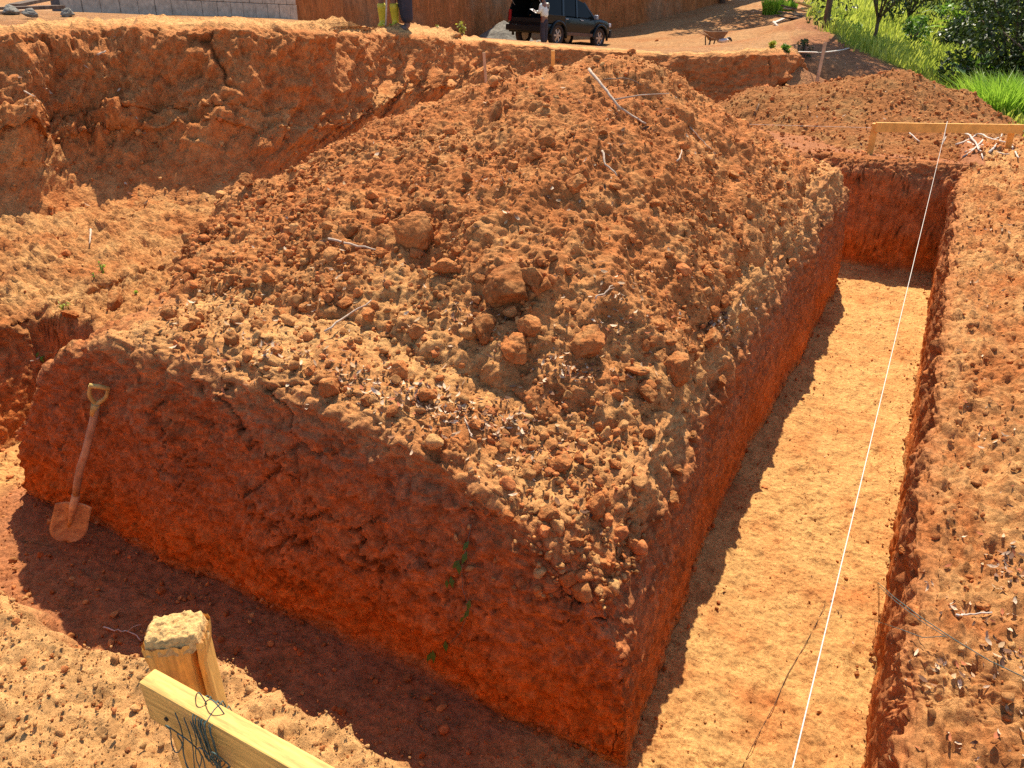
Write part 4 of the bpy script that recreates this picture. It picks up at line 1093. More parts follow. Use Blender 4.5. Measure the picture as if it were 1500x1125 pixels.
# stub of another board showing past the mound
s0 = at(1092, 179, F=10.4); dirx = (fb2 - fa).normalized()
root = empty('batter_board', (s0.x - .8, s0.y, s0.z - .6))
tag(root, 'orange board end sticking out past the right shoulder of the mound', 'batter board')
org = Vector((s0.x - .8, s0.y, s0.z - .6))
MB().bar(s0 - org, s0 - dirx * 1.2 - org, .03, .07).build('rail', M_timber_orange, root, False, .003)
MB().bar(s0 - dirx * .7 - org + Vector((.04, .06, .02)), s0 - dirx * .7 - org + Vector((.04, .06, -.75)), .05, .05, (0, 1, 0)).build('leg', M_timber_orange, root, False, .003)

def cord(a, b, rad, sag, label, name='string_line', mat=M_cord, n=24, cat='string'):
    a, b = Vector(a), Vector(b)
    pts = [a.lerp(b, k / n) - Vector((0, 0, sag * 4 * (k / n) * (1 - k / n))) for k in range(n + 1)]
    tag(MB().tube(pts, rad, 6).build(name, mat, None, True), label, cat)
sA = at(1387, 181, F=fa.x * -sY + fa.y * cY + .1) + Vector((0, -.03, .03))
sB = at(1161, 1125, z=.12)
sdir = (sB - sA).normalized()
cord(sA, sB + sdir * .75, .0017, .0, 'taut white string line stretched down the middle of the long trench', n=60)
# knot and hanging tail on the far rail
pts = [sA + Vector((0, -.02, 0)), sA + Vector((.0, -.03, -.08)), at(1383, 205, F=9.3), at(1380, 212, F=9.27), at(1386, 200, F=9.3)]
tag(MB().tube(pts, .004, 5).build('string_tail', M_cord, None, True), 'loose knotted tail of white string hanging from the far rail', 'string')
cord(at(1092, 182, F=10.35), at(1290, 187.5, F=9.7), .0022, .0, 'thin pale string from the board end to the left of the far batter board')
cord(at(1290, 187.5, F=9.7), at(1500, 192, F=10.2), .0022, .0, 'thin pale string running right behind the rail of the far batter board')
# twines over the right rim
def ground_twine(pix, label, lift, rad=.0028, mat=M_twine, which='g'):
    pts = []
    for (x, y, l) in pix:
        h = hit(x, y, which)
        if h: pts.append(h[0] + Vector((0, 0, l)))
    f_ = []
    for a, b in zip(pts, pts[1:]):
        for k in range(5): f_.append(a.lerp(b, k / 5))
    f_.append(pts[-1])
    tag(MB().tube(f_, rad, 5).build('twine', mat, None, True), label, 'twine')
ga = at(1279, 848, X=.36); gb = at(1345, 900, z=-.46)
def free_twine(pts, label, rad=.0019):
    f_ = []
    for a, b in zip(pts, pts[1:]):
        for k in range(5): f_.append(a.lerp(b, k / 5))
    f_.append(pts[-1]); tag(MB().tube(f_, rad, 5).build('twine', M_twine, None, True), label, 'twine')
free_twine([at(1279, 847, X=.30), at(1310, 875, z=-.50), at(1350, 905, z=-.46), at(1400, 938, z=-.43), at(1450, 968, z=-.42), at(1500, 992, z=-.42)], 'upper green twine lying doubled over the right trench rim')
free_twine([at(1281, 853, X=.31), at(1312, 881, z=-.50), at(1347, 908, z=-.455), at(1388, 934, z=-.43)], 'second strand close beside the upper green twine on the right rim', .0014)
free_twine([at(1262, 903, X=.28), at(1290, 912, X=.30), at(1320, 922, z=-.47), at(1352, 934, z=-.46), at(1385, 932, z=-.43)], 'lower green twine sagging over the right trench rim', .0014)
pts = []  # dark strand added on the floor in place of a cast shadow line
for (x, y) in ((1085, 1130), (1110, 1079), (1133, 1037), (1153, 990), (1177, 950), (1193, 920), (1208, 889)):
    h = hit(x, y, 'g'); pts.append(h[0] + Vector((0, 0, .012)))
tag(MB().tube(pts, .0016, 5).build('twine', M_black, None, True), 'thin dark strand added on the sunlit trench floor to imitate a shadow line', 'twine')

# ------------------------------------------------------------------ stakes
def stake(px, y0, y1, F, wdt, label, mat=M_timber_orange, lean=0.0, name='wooden_stake', dx=0):
    a = at(px, y1, F=F); b = at(px + dx, y0, F=F)
    t = (b - a).normalized()
    o = MB().bar(a - t * .25, b, wdt, wdt * .7, (-sY, cY, 0)).build(name, mat, None, False, wdt * .08)
    tag(o, label, 'stake')
stake(711, 135, 108, 10.6, .035, 'pinkish wooden stake standing left of the mound top against the bank', M_plank, dx=2)
stake(810, 118, 107, 10.0, .045, 'stub of a square wooden stake just showing over the mound crest')
stake(1196, 120, 62, 15.6, .05, 'tall pale wooden stake leaning on the shaded slope behind the far heap', dx=13) if False else None
a = at(1195, 127, F=15.2); b = at(1209, 62, F=15.3)
tag(MB().bar(a - (b - a).normalized() * .2, b, .05, .05, (-sY, cY, 0)).build('wooden_stake', M_plank, None, False, .004), 'tall pale wooden stake leaning on the shaded slope behind the far heap', 'stake')
a = at(1162, 108, F=17.0); b = at(1167, 66, F=17.0)
tag(MB().bar(a - (b - a).normalized() * .2, b, .035, .035, (-sY, cY, 0)).build('wooden_stake', M_plank, None, False, .003), 'thin wooden stake beside the weeds at the end of the bank', 'stake')
# cord from stakes to the tree
cpts = [at(1170, 76, F=17.0), at(1205, 77, F=15.6), at(1230, 74, F=19), at(1255, 68, F=24), at(1276, 61, F=29.5)]
f_ = []
for a, b in zip(cpts, cpts[1:]):
    for k in range(4): f_.append(a.lerp(b, k / 4))
f_.append(cpts[-1])
tag(MB().tube(f_, .014, 5).build('cord', M_cord, None, True), 'slack white cord running from the leaning stake up to the small tree', 'cord')

# ------------------------------------------------------------------ roots heaped by the far batter board
rr = random.Random(12)
root = empty('root_pile', at(1440, 228, F=10.2)); tag(root, 'tangle of bleached sticks and roots behind the rail of the far batter board', 'root pile')
org = root.location.copy()
for (pa, pb, pc) in (((1400, 212), (1425, 205), (1437, 190)), ((1415, 195), (1435, 215), (1440, 232)), ((1412, 225), (1440, 212), (1462, 202)), ((1428, 192), (1450, 205), (1490, 212)), ((1450, 222), (1465, 208), (1468, 196)), ((1480, 212), (1487, 225), (1491, 232)), ((1418, 208), (1450, 226), (1478, 226)), ((1440, 205), (1425, 222), (1410, 230))):
    ps = []
    for (x, y) in (pa, pb, pc):
        h = hit(x, y, 'hg'); p = h[0] if h else at(x, y, F=10.3)
        ps.append(p + (CAM - p).normalized() * rr.uniform(.04, .14) - org)
    f_ = []
    for k in range(9):
        t = k / 8; f_.append(ps[0] * (1 - t) ** 2 + ps[1] * 2 * t * (1 - t) + ps[2] * t * t + Vector((rr.gauss(0, .006),) * 3))
    MB().tube(f_, [.014 * (1 - .5 * k / 8) for k in range(9)], 6).build('root', M_root, root, True)
twig([(1322, 186), (1332, 200), (1346, 212)], .012, 'single pale stick lying on the heap left of the string tail', M_root, lift=.04, which='h')
def lf_(px, py, F):
    """point and (R, F) of a place"""
    p = at(px, py, F=F); return p, p.x * cY + p.y * sY
# ------------------------------------------------------------------ grey concrete block wall on the terrace
def block_wall():
    p0 = at(86, 19, F=15.8); p1 = at(432, 26.5, F=22.0)
    root = empty('block_wall', p0); tag(root, 'grey concrete block wall standing along the upper terrace', 'wall')
    d_ = p1 - p0; Lw = math.hypot(d_.x, d_.y); ux = Vector((d_.x, d_.y, 0)).normalized(); uy = Vector((-ux.y, ux.x, 0)); slope = d_.z / Lw
    m = MB(); rr = random.Random(2)
    H, Wb = .40, .44
    for row in range(6):
        x = -.0 if row % 2 == 0 else -.2
        z0 = row * (H + .012) - .1
        while x < Lw - .02:
            w_ = min(Wb * rr.uniform(.92, 1.05), Lw - x)
            xa = max(x, 0)
            if x + w_ - xa > .05:
                c = ux * (xa + (x + w_ - xa) / 2) + Vector((0, 0, z0 + H / 2 + slope * (xa + w_ / 2))) + uy * rr.uniform(-.006, .006)
                m.box(c, (x + w_ - xa - .014, .19, H), Euler((0, -math.atan(slope), math.atan2(ux.y, ux.x))))
            x += w_
    m.build('blocks', M_block, root, False, .006)
    MB().bar(Vector((0, 0, 1.15)), ux * Lw + Vector((0, 0, 1.15 + slope * Lw)), .15, 2.4).build('mortar', M_mortar, root)
block_wall()

# ------------------------------------------------------------------ gravel pile
def pile(name, R_, F_, rx, ry, h_, mat, label, cat, seed=0):
    ga_ = np.linspace(-1, 1, 60)
    gx3, gy3 = np.meshgrid(ga_, ga_, indexing='ij'); r_ = np.hypot(gx3, gy3)
    c = rf(R_, F_); z0 = drop(c.x, c.y, 'l')
    zz = h_ * np.maximum(0, 1 - r_) ** .85 - .1
    PP = np.stack([gx3 * rx, gy3 * ry, zz], -1)
    PP[..., 2] += .10 * fbm(PP, .5, 4, off=seed) + .5 * domes(PP[..., 0], PP[..., 1], .12, .02, .06, .8, seed + 3)
    o = link(name, np_mesh(name, PP.reshape(-1, 3), grid_faces(60, 60), np.full((3600, 3), .3)), mat)
    o.location = (c.x, c.y, z0); tag(o, label, cat)
p, R_ = lf_(738, 60, 36); pile('gravel_pile', R_, 36, 1.35, 1.2, .85, M_gravel, 'pile of grey gravel left of the dark truck', 'gravel pile', 5)

# ------------------------------------------------------------------ people
def skin(name, nodes, edges, mat, parent, root_node=0, sub=1):
    me = bpy.data.meshes.new(name + '_skin')
    me.from_pydata([n[:3] for n in nodes], edges, []); me.update()
    o = bpy.data.objects.new(name + '_skin', me); COL.objects.link(o)
    md = o.modifiers.new('Skin', 'SKIN'); md.use_smooth_shade = True; md.branch_smoothing = .4
    for i, n in enumerate(nodes):
        r_ = n[3] if not hasattr(n[3], '__len__') else n[3]
        me.skin_vertices[0].data[i].radius = r_ if hasattr(r_, '__len__') else (r_, r_)
        me.skin_vertices[0].data[i].use_root = (i == root_node)
    if sub: s = o.modifiers.new('Sub', 'SUBSURF'); s.levels = sub; s.render_levels = sub
    dg = bpy.context.evaluated_depsgraph_get(); dg.update()
    me2 = bpy.data.meshes.new_from_object(o.evaluated_get(dg)); me2.name = name
    bpy.data.objects.remove(o)
    return link(name, me2, mat, parent, True)

M_skin = plain_mat('brown_skin', (.22, .11, .07), .5, var=.1, scale=10, bump=0)
M_shirt = plain_mat('pale_mint_shirt', (.72, .78, .72), .85, var=.1, scale=6, bump=.3)
M_trouser = plain_mat('dark_trousers', (.045, .042, .055), .85, var=.2, scale=9, bump=.3)
M_brown = plain_mat('dark_brown_cloth', (.07, .045, .04), .85, var=.2, scale=9, bump=.3)
M_boot = plain_mat('yellow_rubber', (.62, .52, .04), .4, var=.2, scale=6, bump=.1)
M_cap = plain_mat('maroon_grey_cap', (.12, .07, .075), .8, var=.2, scale=30, bump=.2)
M_tan = plain_mat('tan_leather', (.42, .24, .08), .6, var=.2, scale=12, bump=.1)
M_hair = plain_mat('black_hair', (.02, .016, .014), .7, var=.2, scale=40, bump=.3)
M_paper = plain_mat('white_paper', (.8, .72, .66), .8, var=.03, scale=6, bump=0)
M_shoe = plain_mat('dusty_shoes', (.16, .12, .10), .8, var=.3, scale=20, bump=.2)

def hand_nodes(nodes, edges, wrist_i, d, nrm, curl=.4, s=1.0):
    """palm, four fingers and a thumb grown from the wrist node"""
    w_ = Vector(nodes[wrist_i][:3]); d = Vector(d).normalized(); nrm = Vector(nrm); nrm = (nrm - d * nrm.dot(d)).normalized(); sd = d.cross(nrm)
    pi_ = len(nodes); pal = w_ + d * .06 * s
    nodes.append((*pal, .026 * s)); edges.append((wrist_i, pi_))
    for k, (of, ln) in enumerate(((-.030, .068), (-.010, .078), (.010, .074), (.030, .058))):
        a = pal + d * .035 * s + sd * of * s; b = a + (d * math.cos(curl) + nrm * math.sin(curl)) * ln * .55 * s; c = b + (d * math.cos(curl * 2.2) + nrm * math.sin(curl * 2.2)) * ln * .5 * s
        i0 = len(nodes); nodes += [(*a, .0095 * s), (*b, .0085 * s), (*c, .007 * s)]; edges += [(pi_, i0), (i0, i0 + 1), (i0 + 1, i0 + 2)]
    a = w_ + d * .03 * s - sd * .035 * s; b = a + (d * .7 - sd * .5 + nrm * .4).normalized() * .035 * s; c = b + (d * .9 + nrm * .4).normalized() * .03 * s
    i0 = len(nodes); nodes += [(*a, .011 * s), (*b, .010 * s), (*c, .008 * s)]; edges += [(pi_, i0), (i0, i0 + 1), (i0 + 1, i0 + 2)]

def person(loc, rz, label, shirt, trouser, legs, arms, head_fwd=.02, lean=0.0, hat=None, boots=None, pouch=False):
    """x is forward, y is left; legs = ((knee, ankle), (knee, ankle)), arms = ((elbow, wrist), ...)"""
    root = empty('person', loc, (0, 0, rz)); tag(root, label, 'person')
    hp = .93; ch = Vector((lean * .45, 0, 1.33)); nk = Vector((lean * .55, 0, 1.46)); hd = Vector((lean * .6 + head_fwd, 0, 1.575))
    nodes = [(0, 0, hp, (.13, .10)), (lean * .2, 0, 1.12, (.125, .095)), (*ch, (.15, .10)), (*nk, .055), (hd.x, 0, hd.z - .04, (.066, .075)), (hd.x, 0, hd.z + .05, (.080, .092)), (hd.x - .005, 0, hd.z + .105, (.06, .07))]
    edges = [(0, 1), (1, 2), (2, 3), (3, 4), (4, 5), (5, 6)]
    nodes.append((hd.x + .092, 0, hd.z + .005, .016)); edges.append((5, 7))            # nose
    sh, tr, bt = [], [], []
    for sgn, (kn, an) in zip((1, -1), legs):
        i = len(nodes); nodes += [(0, sgn * .09, hp - .07, .085), (kn[0], sgn * .10 + kn[1], kn[2], .058), (an[0], sgn * .10 + an[1], an[2], .04), (an[0] + .03, sgn * .10 + an[1], an[2] - .05, .042), (an[0] + .15, sgn * .11 + an[1], an[2] - .065, .034)]
        edges += [(0, i), (i, i + 1), (i + 1, i + 2), (i + 2, i + 3), (i + 3, i + 4)]
        tr.append([nodes[i][:3], nodes[i + 1][:3], nodes[i + 2][:3]]); bt.append([nodes[i + 1][:3], nodes[i + 2][:3], nodes[i + 3][:3], nodes[i + 4][:3]])
    for sgn, (el, wr, hdir, hn) in zip((1, -1), arms):
        i = len(nodes); s_ = (ch.x, sgn * .185, 1.40)
        nodes += [(*s_, .058), (el[0], sgn * el[1], el[2], .042), (wr[0], sgn * wr[1], wr[2], .027)]
        edges += [(2, i), (i, i + 1), (i + 1, i + 2)]
        sh.append([s_, nodes[i + 1][:3], nodes[i + 2][:3]])
        hand_nodes(nodes, edges, i + 2, hdir, hn, .55)
    body = skin('body', nodes, edges, M_skin, root)
    # shirt
    n2 = [(0, 0, hp + .0, (.185, .165)), (lean * .2, 0, 1.12, (.185, .165)), (*ch, (.205, .155)), (lean * .52, 0, 1.435, (.085, .075))]; e2 = [(0, 1), (1, 2), (2, 3)]
    for a, b, c in sh:
        i = len(n2); cc2 = Vector(b).lerp(Vector(c), .82); n2 += [(*a, .088), (*b, .07), (*cc2, .05)]; e2 += [(2, i), (i, i + 1), (i + 1, i + 2)]
    skin('shirt', n2, e2, shirt, root)
    n3 = [(0, 0, hp + .04, (.175, .15)), (0, 0, hp - .03, (.18, .155))]; e3 = [(0, 1)]
    for a, b, c in tr:
        i = len(n3); c = Vector(b).lerp(Vector(c), .12) if boots is not None else Vector(c); n3 += [(*a, .12), (*b, .10), (*c, .088)]; e3 += [(1, i), (i, i + 1), (i + 1, i + 2)]
    skin('trousers', n3, e3, trouser, root)
    for k, (kn, an, he, to) in enumerate(bt):
        if boots is not None:
            up = Vector(an).lerp(Vector(kn), .72)
            skin('boot', [(*up, .085), (*Vector(an).lerp(Vector(kn), .3), .072), (*an, .062), (*he, .058), (*to, .048)], [(0, 1), (1, 2), (2, 3), (3, 4)], boots, root)
        else:
            skin('shoe', [(*Vector(he), .05), (*Vector(he).lerp(Vector(to), .5), .048), (*Vector(to), .042)], [(0, 1), (1, 2)], M_shoe, root)
    hr = skin('hair', [(hd.x - .03, 0, hd.z + .03, (.085, .085)), (hd.x - .015, 0, hd.z + .10, (.075, .082))], [(0, 1)], M_hair, root)
    if hat is not None:
        h_ = skin('cap', [(hd.x - .008, 0, hd.z + .075, (.092, .098)), (hd.x - .008, 0, hd.z + .125, (.07, .075))], [(0, 1)], hat, root)
        b = MB(); 
        for s_ in range(1): b.box((hd.x + .11, 0, hd.z + .065), (.11, .15, .014), Euler((0, .25, 0)))
        b.build('brim', hat, h_, False, .005)
    if pouch:
        MB().box((.04, -.17, .90), (.10, .07, .20)).box((.10, -.13, .88), (.06, .08, .15)).build('tool_pouch', M_tan, root, False, .012)
    return root
face_left = math.atan2(-sY, -cY)            # looking towards the photo's left
p = at(797, 67.5, F=31.2)
zc = drop(p.x, p.y, 'l'); 
person((p.x, p.y, p.z), face_left - .6, 'man in cap, pale shirt and dark trousers reading a sheet beside the truck', M_shirt, M_trouser,
       (((.02, .0, .49), (-.02, .0, .10)), ((.03, .0, .49), (.02, .0, .10))),
       (((.06, .24, 1.13), (.30, .13, 1.17), (1, -.3, .05), (0, 0, 1)), ((.05, .25, 1.12), (.29, .14, 1.10), (1, -.3, .05), (0, 0, 1))), .03, .06, M_cap, None, True)
pr_ = Matrix.Rotation(face_left - .6, 3, 'Z')
o = MB().box((0, 0, 0), (.30, .21, .004)).build('paper', M_paper, None)
o.location = Vector((p.x, p.y, p.z)) + pr_ @ Vector((.45, 0, 1.17)); o.rotation_euler = (0, -.45, face_left - .6)
tag(o, 'white sheet of paper held up by the man in the cap', 'paper')

pB = at(597, 43.5, F=13.4)
person((pB.x, pB.y, pB.z - .015), face_left + .6, 'worker in dark trousers standing at the bank edge, seen from the knees down', M_trouser, M_trouser,
       (((.03, -.03, .49), (.0, -.055, .10)), ((.02, .02, .49), (-.03, .03, .10))),
       (((.0, .26, 1.12), (.1, .24, .87), (0.2, 0, -1), (-1, 0, 0)), ((.0, .26, 1.12), (.1, .24, .87), (.2, 0, -1), (-1, 0, 0))))
pA = at(571, 40.5, F=13.5)
person((pA.x, pA.y, pA.z - .01), face_left + 1.35, 'worker in yellow rubber boots and dark brown clothes at the bank edge', M_brown, M_brown,
       (((.05, .0, .49), (.0, .005, .10)), ((.05, .0, .49), (.0, -.005, .10))),
       (((.10, .25, 1.12), (.28, .2, .95), (.5, 0, -1), (-1, 0, 0)), ((.02, .28, 1.1), (.2, .26, .86), (.5, 0, -1), (-1, 0, 0))), .05, .2, M_cap, M_boot)
a = at(565, 40, F=13.3); b = at(566, -60, F=13.25)
tag(MB().tube([a, a.lerp(b, .3) + Vector((.01, 0, 0)), b], .014, 7).build('pole', M_root, None, True), 'thin pale pole held upright beside the yellow boots', 'pole')

# ------------------------------------------------------------------ the dark truck
def truck():
    M_paint = plain_mat('dark_teal_paint', (.006, .010, .012), .22, metal=.0, var=.1, scale=3, bump=0, spec=.22)
    nt = M_paint.node_tree; pb = nt.nodes['Principled BSDF']; pb.inputs['Coat Weight'].default_value = .06; pb.inputs['Coat Roughness'].default_value = .05
    M_glass = plain_mat('dark_glass', (.006, .008, .008), .10, var=.05, scale=2, bump=0, spec=.08)
    M_dark = plain_mat('black_trim', (.012, .012, .013), .6, var=.2, scale=20, bump=0)
    M_tyre = plain_mat('dusty_tyre', (.05, .035, .028), .9, var=.3, scale=20, bump=.2)
    M_rim = plain_mat('alloy_rim', (.45, .42, .40), .35, metal=.7, var=.15, scale=20, bump=0)
    M_red = plain_mat('red_lamp', (.35, .02, .02), .2, var=.1, scale=20, bump=0)
    M_lamp = plain_mat('clear_lamp', (.6, .62, .65), .1, var=.1, scale=20, bump=0, spec=.8)
    M_grey = plain_mat('grey_rail', (.35, .38, .42), .35, metal=.4, var=.1, scale=20, bump=0)
    M_dust = plain_mat('dusty_sill', (.16, .09, .055), .8, var=.3, scale=9, bump=0)
    # ground contact: front wheel at (880,70), rear wheel about (775,67)
    pf = at(873, 70.8, F=35.2); pr2 = at(812, 67.6, F=33.0)
    fw = (pf - pr2); wb = fw.length; sc = wb / 2.85
    fw.normalize(); left = Vector((0, 0, 1)).cross(fw).normalized(); upv = fw.cross(left)
    # right-side wheels: y = -.78
    org = (pf + pr2) / 2 + left * .78 * sc
    Mw = Matrix(((fw.x * sc, left.x * sc, upv.x * sc, org.x), (fw.y * sc, left.y * sc, upv.y * sc, org.y), (fw.z * sc, left.z * sc, upv.z * sc, org.z), (0, 0, 0, 1)))
    root = bpy.data.objects.new('parked_truck', None); COL.objects.link(root); root.matrix_world = Mw
    tag(root, 'dark glossy off road truck parked on the terrace with its rear hatch raised', 'truck')
    def loft(secs, mat, name, parent=root, smooth=True, bev=0):
        # secs: list of closed (x, y, z) rings with equal counts
        m = MB(); k = len(secs[0]); V = [v for s in secs for v in s]; Fc = []
        for i in range(len(secs) - 1):
            for j in range(k): Fc.append((i * k + j, i * k + (j + 1) % k, (i + 1) * k + (j + 1) % k, (i + 1) * k + j))
        Fc.append(tuple(reversed(range(k)))); Fc.append(tuple(range((len(secs) - 1) * k, len(secs) * k)))
        m.add(V, Fc); bm = bmesh.new(); me_ = bpy.data.meshes.new(name); me_.from_pydata(m.V, [], m.F); bm.from_mesh(me_); bmesh.ops.recalc_face_normals(bm, faces=bm.faces); bm.to_mesh(me_); bm.free()
        o = link(name, me_, mat, parent, smooth)
        if bev: md = o.modifiers.new('Bevel', 'BEVEL'); md.width = bev; md.segments = 3; md.limit_method = 'ANGLE'
        return o
    # lower body with cut wheel arches: built from stations along x
    xw = (1.425, -1.425); R_arch = .46
    xs_ = sorted(set([-2.3, -2.24, -2.0, -1.1, -.7, 0, .6, 1.0, 1.9, 2.15, 2.3, 2.36] + [xw_ + R_arch * math.cos(a) for xw_ in xw for a in np.linspace(0, math.pi, 15)]))
    def bot(x):
        z = .42
        for xw_ in xw:
            dxx = abs(x - xw_)
            if dxx <= R_arch + 1e-6: z = max(z, .38 + math.sqrt(max(0, R_arch ** 2 - dxx ** 2)))
        return z
    def top(x):
        if x < -1.0: return .80 if x < -1.02 else 1.08
        if x < 1.0: return 1.08
        return np.interp(x, [1.0, 1.2, 2.0, 2.3, 2.4], [1.10, 1.13, 1.06, .96, .86])
    secs = []
    for x in xs_:
        hw = np.interp(x, [-2.3, -2.1, -1, 1.5, 2.1, 2.36], [.86, .91, .925, .925, .88, .72])
        b_, t_ = bot(x), top(x)
        secs.append([(x, -hw * .96, b_), (x, -hw, (b_ + t_) / 2), (x, -hw * .97, t_ - .05), (x, -hw * .90, t_), (x, hw * .90, t_), (x, hw * .97, t_ - .05), (x, hw, (b_ + t_) / 2), (x, hw * .96, b_)])
    body = loft(secs, M_paint, 'body', bev=.01)
    # rear quarter panels beside the open load space
    for s in (1, -1): MB().box((-1.66, s * .885, .94), (1.27, .06, .30)).build('quarter_panel', M_paint, root, False, .01)
    # roof and pillars
    zr = 1.72
    loft([[(x, -w_, z_), (x, -w_ * .9, z_ + .05), (x, w_ * .9, z_ + .05), (x, w_, z_), (x, 0, z_ - .03)] for x, w_, z_ in ((-2.22, .68, zr - .03), (-1.5, .72, zr), (-.3, .72, zr), (.25, .68, zr - .07), (.42, .64, zr - .13))], M_paint, 'roof', bev=.006)
    for s in (1, -1):
        for (xa, xb, w_, nm) in ((-2.27, -2.14, .12, 'rear_pillar'), (-1.12, -1.02, .12, 'pillar'), (-.22, -.15, .10, 'pillar'), (1.02, .40, .08, 'front_pillar')):
            MB().bar((xa, s * .86, 1.06), (xb, s * .70, zr - (.10 if nm == 'front_pillar' else .0)), w_, .06, (0, s, .2)).build(nm, M_paint, root, False, .008)
        # side glass
        for quad in (((-2.19, 1.08), (-1.16, 1.08), (-1.10, 1.69), (-2.07, 1.69)), ((-1.06, 1.09), (-.26, 1.09), (-.22, 1.69), (-.98, 1.69)), ((-.16, 1.09), (.92, 1.09), (.38, 1.62), (-.12, 1.69))):
            V = []
            for off in (0, .012):
                for x, z in quad: V.append((x, s * (.862 - (z - 1.06) * .235 - off), z))
            MB().add(V, [(0, 1, 2, 3), (7, 6, 5, 4), (0, 4, 5, 1), (1, 5, 6, 2), (2, 6, 7, 3), (3, 7, 4, 0)]).build('window', M_glass, root)
        # flared arches and wheels
        for xw_ in xw:
            pts = [(xw_ + (R_arch + .035) * math.cos(a), s * .935, .38 + (R_arch + .035) * math.sin(a)) for a in np.linspace(-.15, math.pi + .15, 15)]
            MB().tube(pts, .055, 6).build('wheel_arch', M_paint, root, True)
            wl = empty('wheel', (xw_, s * .80, .385)); wl.parent = root
            m = MB(); pr_t = [(.25, .11), (.33, .125), (.372, .11), (.385, .06), (.385, -.06), (.372, -.11), (.33, -.125), (.25, -.11)]
            V, Fc = [], []
            ns = 28
            for k in range(ns):
                a = 2 * math.pi * k / ns
                for r_, y_ in pr_t: V.append((r_ * math.cos(a), y_, r_ * math.sin(a)))
            for k in range(ns):
                for j in range(8): Fc.append((k * 8 + j, k * 8 + (j + 1) % 8, ((k + 1) % ns) * 8 + (j + 1) % 8, ((k + 1) % ns) * 8 + j))
            m.add(V, Fc).build('tyre', M_tyre, wl, True)
            m = MB()
            for k in range(6):
                a = 2 * math.pi * k / 6; m.bar((0, s * .09, 0), (.24 * math.cos(a), s * .075, .24 * math.sin(a)), .07, .03, (0, 1, 0))
            m.tube([(0, s * .06, 0), (0, s * .105, 0)], .06, 12)
            m.tube([(.245 * math.cos(a), s * .06, .245 * math.sin(a)) for a in np.linspace(0, 2 * math.pi, 25)], .02, 6)
            m.tube([(0, -s * .08, 0), (0, s * .02, 0)], .24, 20)
            m.build('rim', M_rim, wl, False)
        MB().box((0, s * .905, .47), (1.8, .05, .12)).build('sill', M_dust, root, False, .01)
        MB().box((.93, s * 1.0, 1.14), (.12, .17, .16)).build('mirror', M_grey if s < 0 else M_paint, root, False, .03)
        for xh in (-.85, .15): MB().box((xh - .08, s * .93, .98), (.17, .03, .035)).build('door_handle', M_grey, root, False, .008)
        MB().tube([(-1.9, s * .62, zr + .05), (-1.85, s * .62, zr + .11), (-.1, s * .62, zr + .10), (0, s * .62, zr + .03)], .018, 6).build('roof_rail', M_grey, root, True)
        MB().box((-2.30, s * .80, 1.0), (.07, .12, .40)).build('tail_light', M_red, root, False, .015)
        MB().box((2.26, s * .66, .90), (.16, .32, .15)).build('headlight', M_lamp, root, False, .03)
        MB().box((1.55, s * .93, .86), (.10, .02, .05)).build('door_seam', M_dark, root)
    V = [(1.03, -.78, 1.09), (1.03, .78, 1.09), (.43, .62, 1.63), (.43, -.62, 1.63)]
    V += [(x - .02, y, z - .015) for x, y, z in V]
    MB().add(V, [(0, 1, 2, 3), (7, 6, 5, 4), (0, 4, 5, 1), (1, 5, 6, 2), (2, 6, 7, 3), (3, 7, 4, 0)]).build('windscreen', M_glass, root)
    MB().box((-2.36, 0, .58), (.18, 1.78, .22)).build('rear_bumper', M_dark, root, False, .04)
    MB().box((2.37, 0, .58), (.16, 1.6, .30)).build('front_bumper', M_dark, root, False, .04)
    # load space: dark floor, seat backs, lining; hatch raised on struts
    MB().box((-1.1, 0, 1.15), (.10, 1.45, .85)).build('seat_back', M_dark, root, False, .05)
    MB().box((-1.66, 0, .83), (1.2, 1.66, .05)).build('load_floor', M_dark, root)
    MB().box((-2.27, 0, .86), (.05, 1.5, .16)).build('sill_plate', M_dark, root, False, .01)
    h_ = MB().bar((-2.22, 0, zr + .0), (-3.15, 0, zr + .28), 1.5, .05, (0, 0, 1)).build('hatch', M_paint, root, False, .02)
    MB().bar((-2.32, 0, zr + .055), (-2.75, 0, zr + .185), 1.3, .02).build('rear_window', M_glass, h_)
    for s in (1, -1): MB().tube([(-2.2, s * .68, 1.35), (-2.75, s * .68, zr + .12)], .012, 5).build('strut', M_grey, h_)
    MB().bar((-2.25, -.76, 1.74), (-2.25, .76, 1.74), .05, .035).build('opening_frame', M_grey, root, False, .006)
truck()

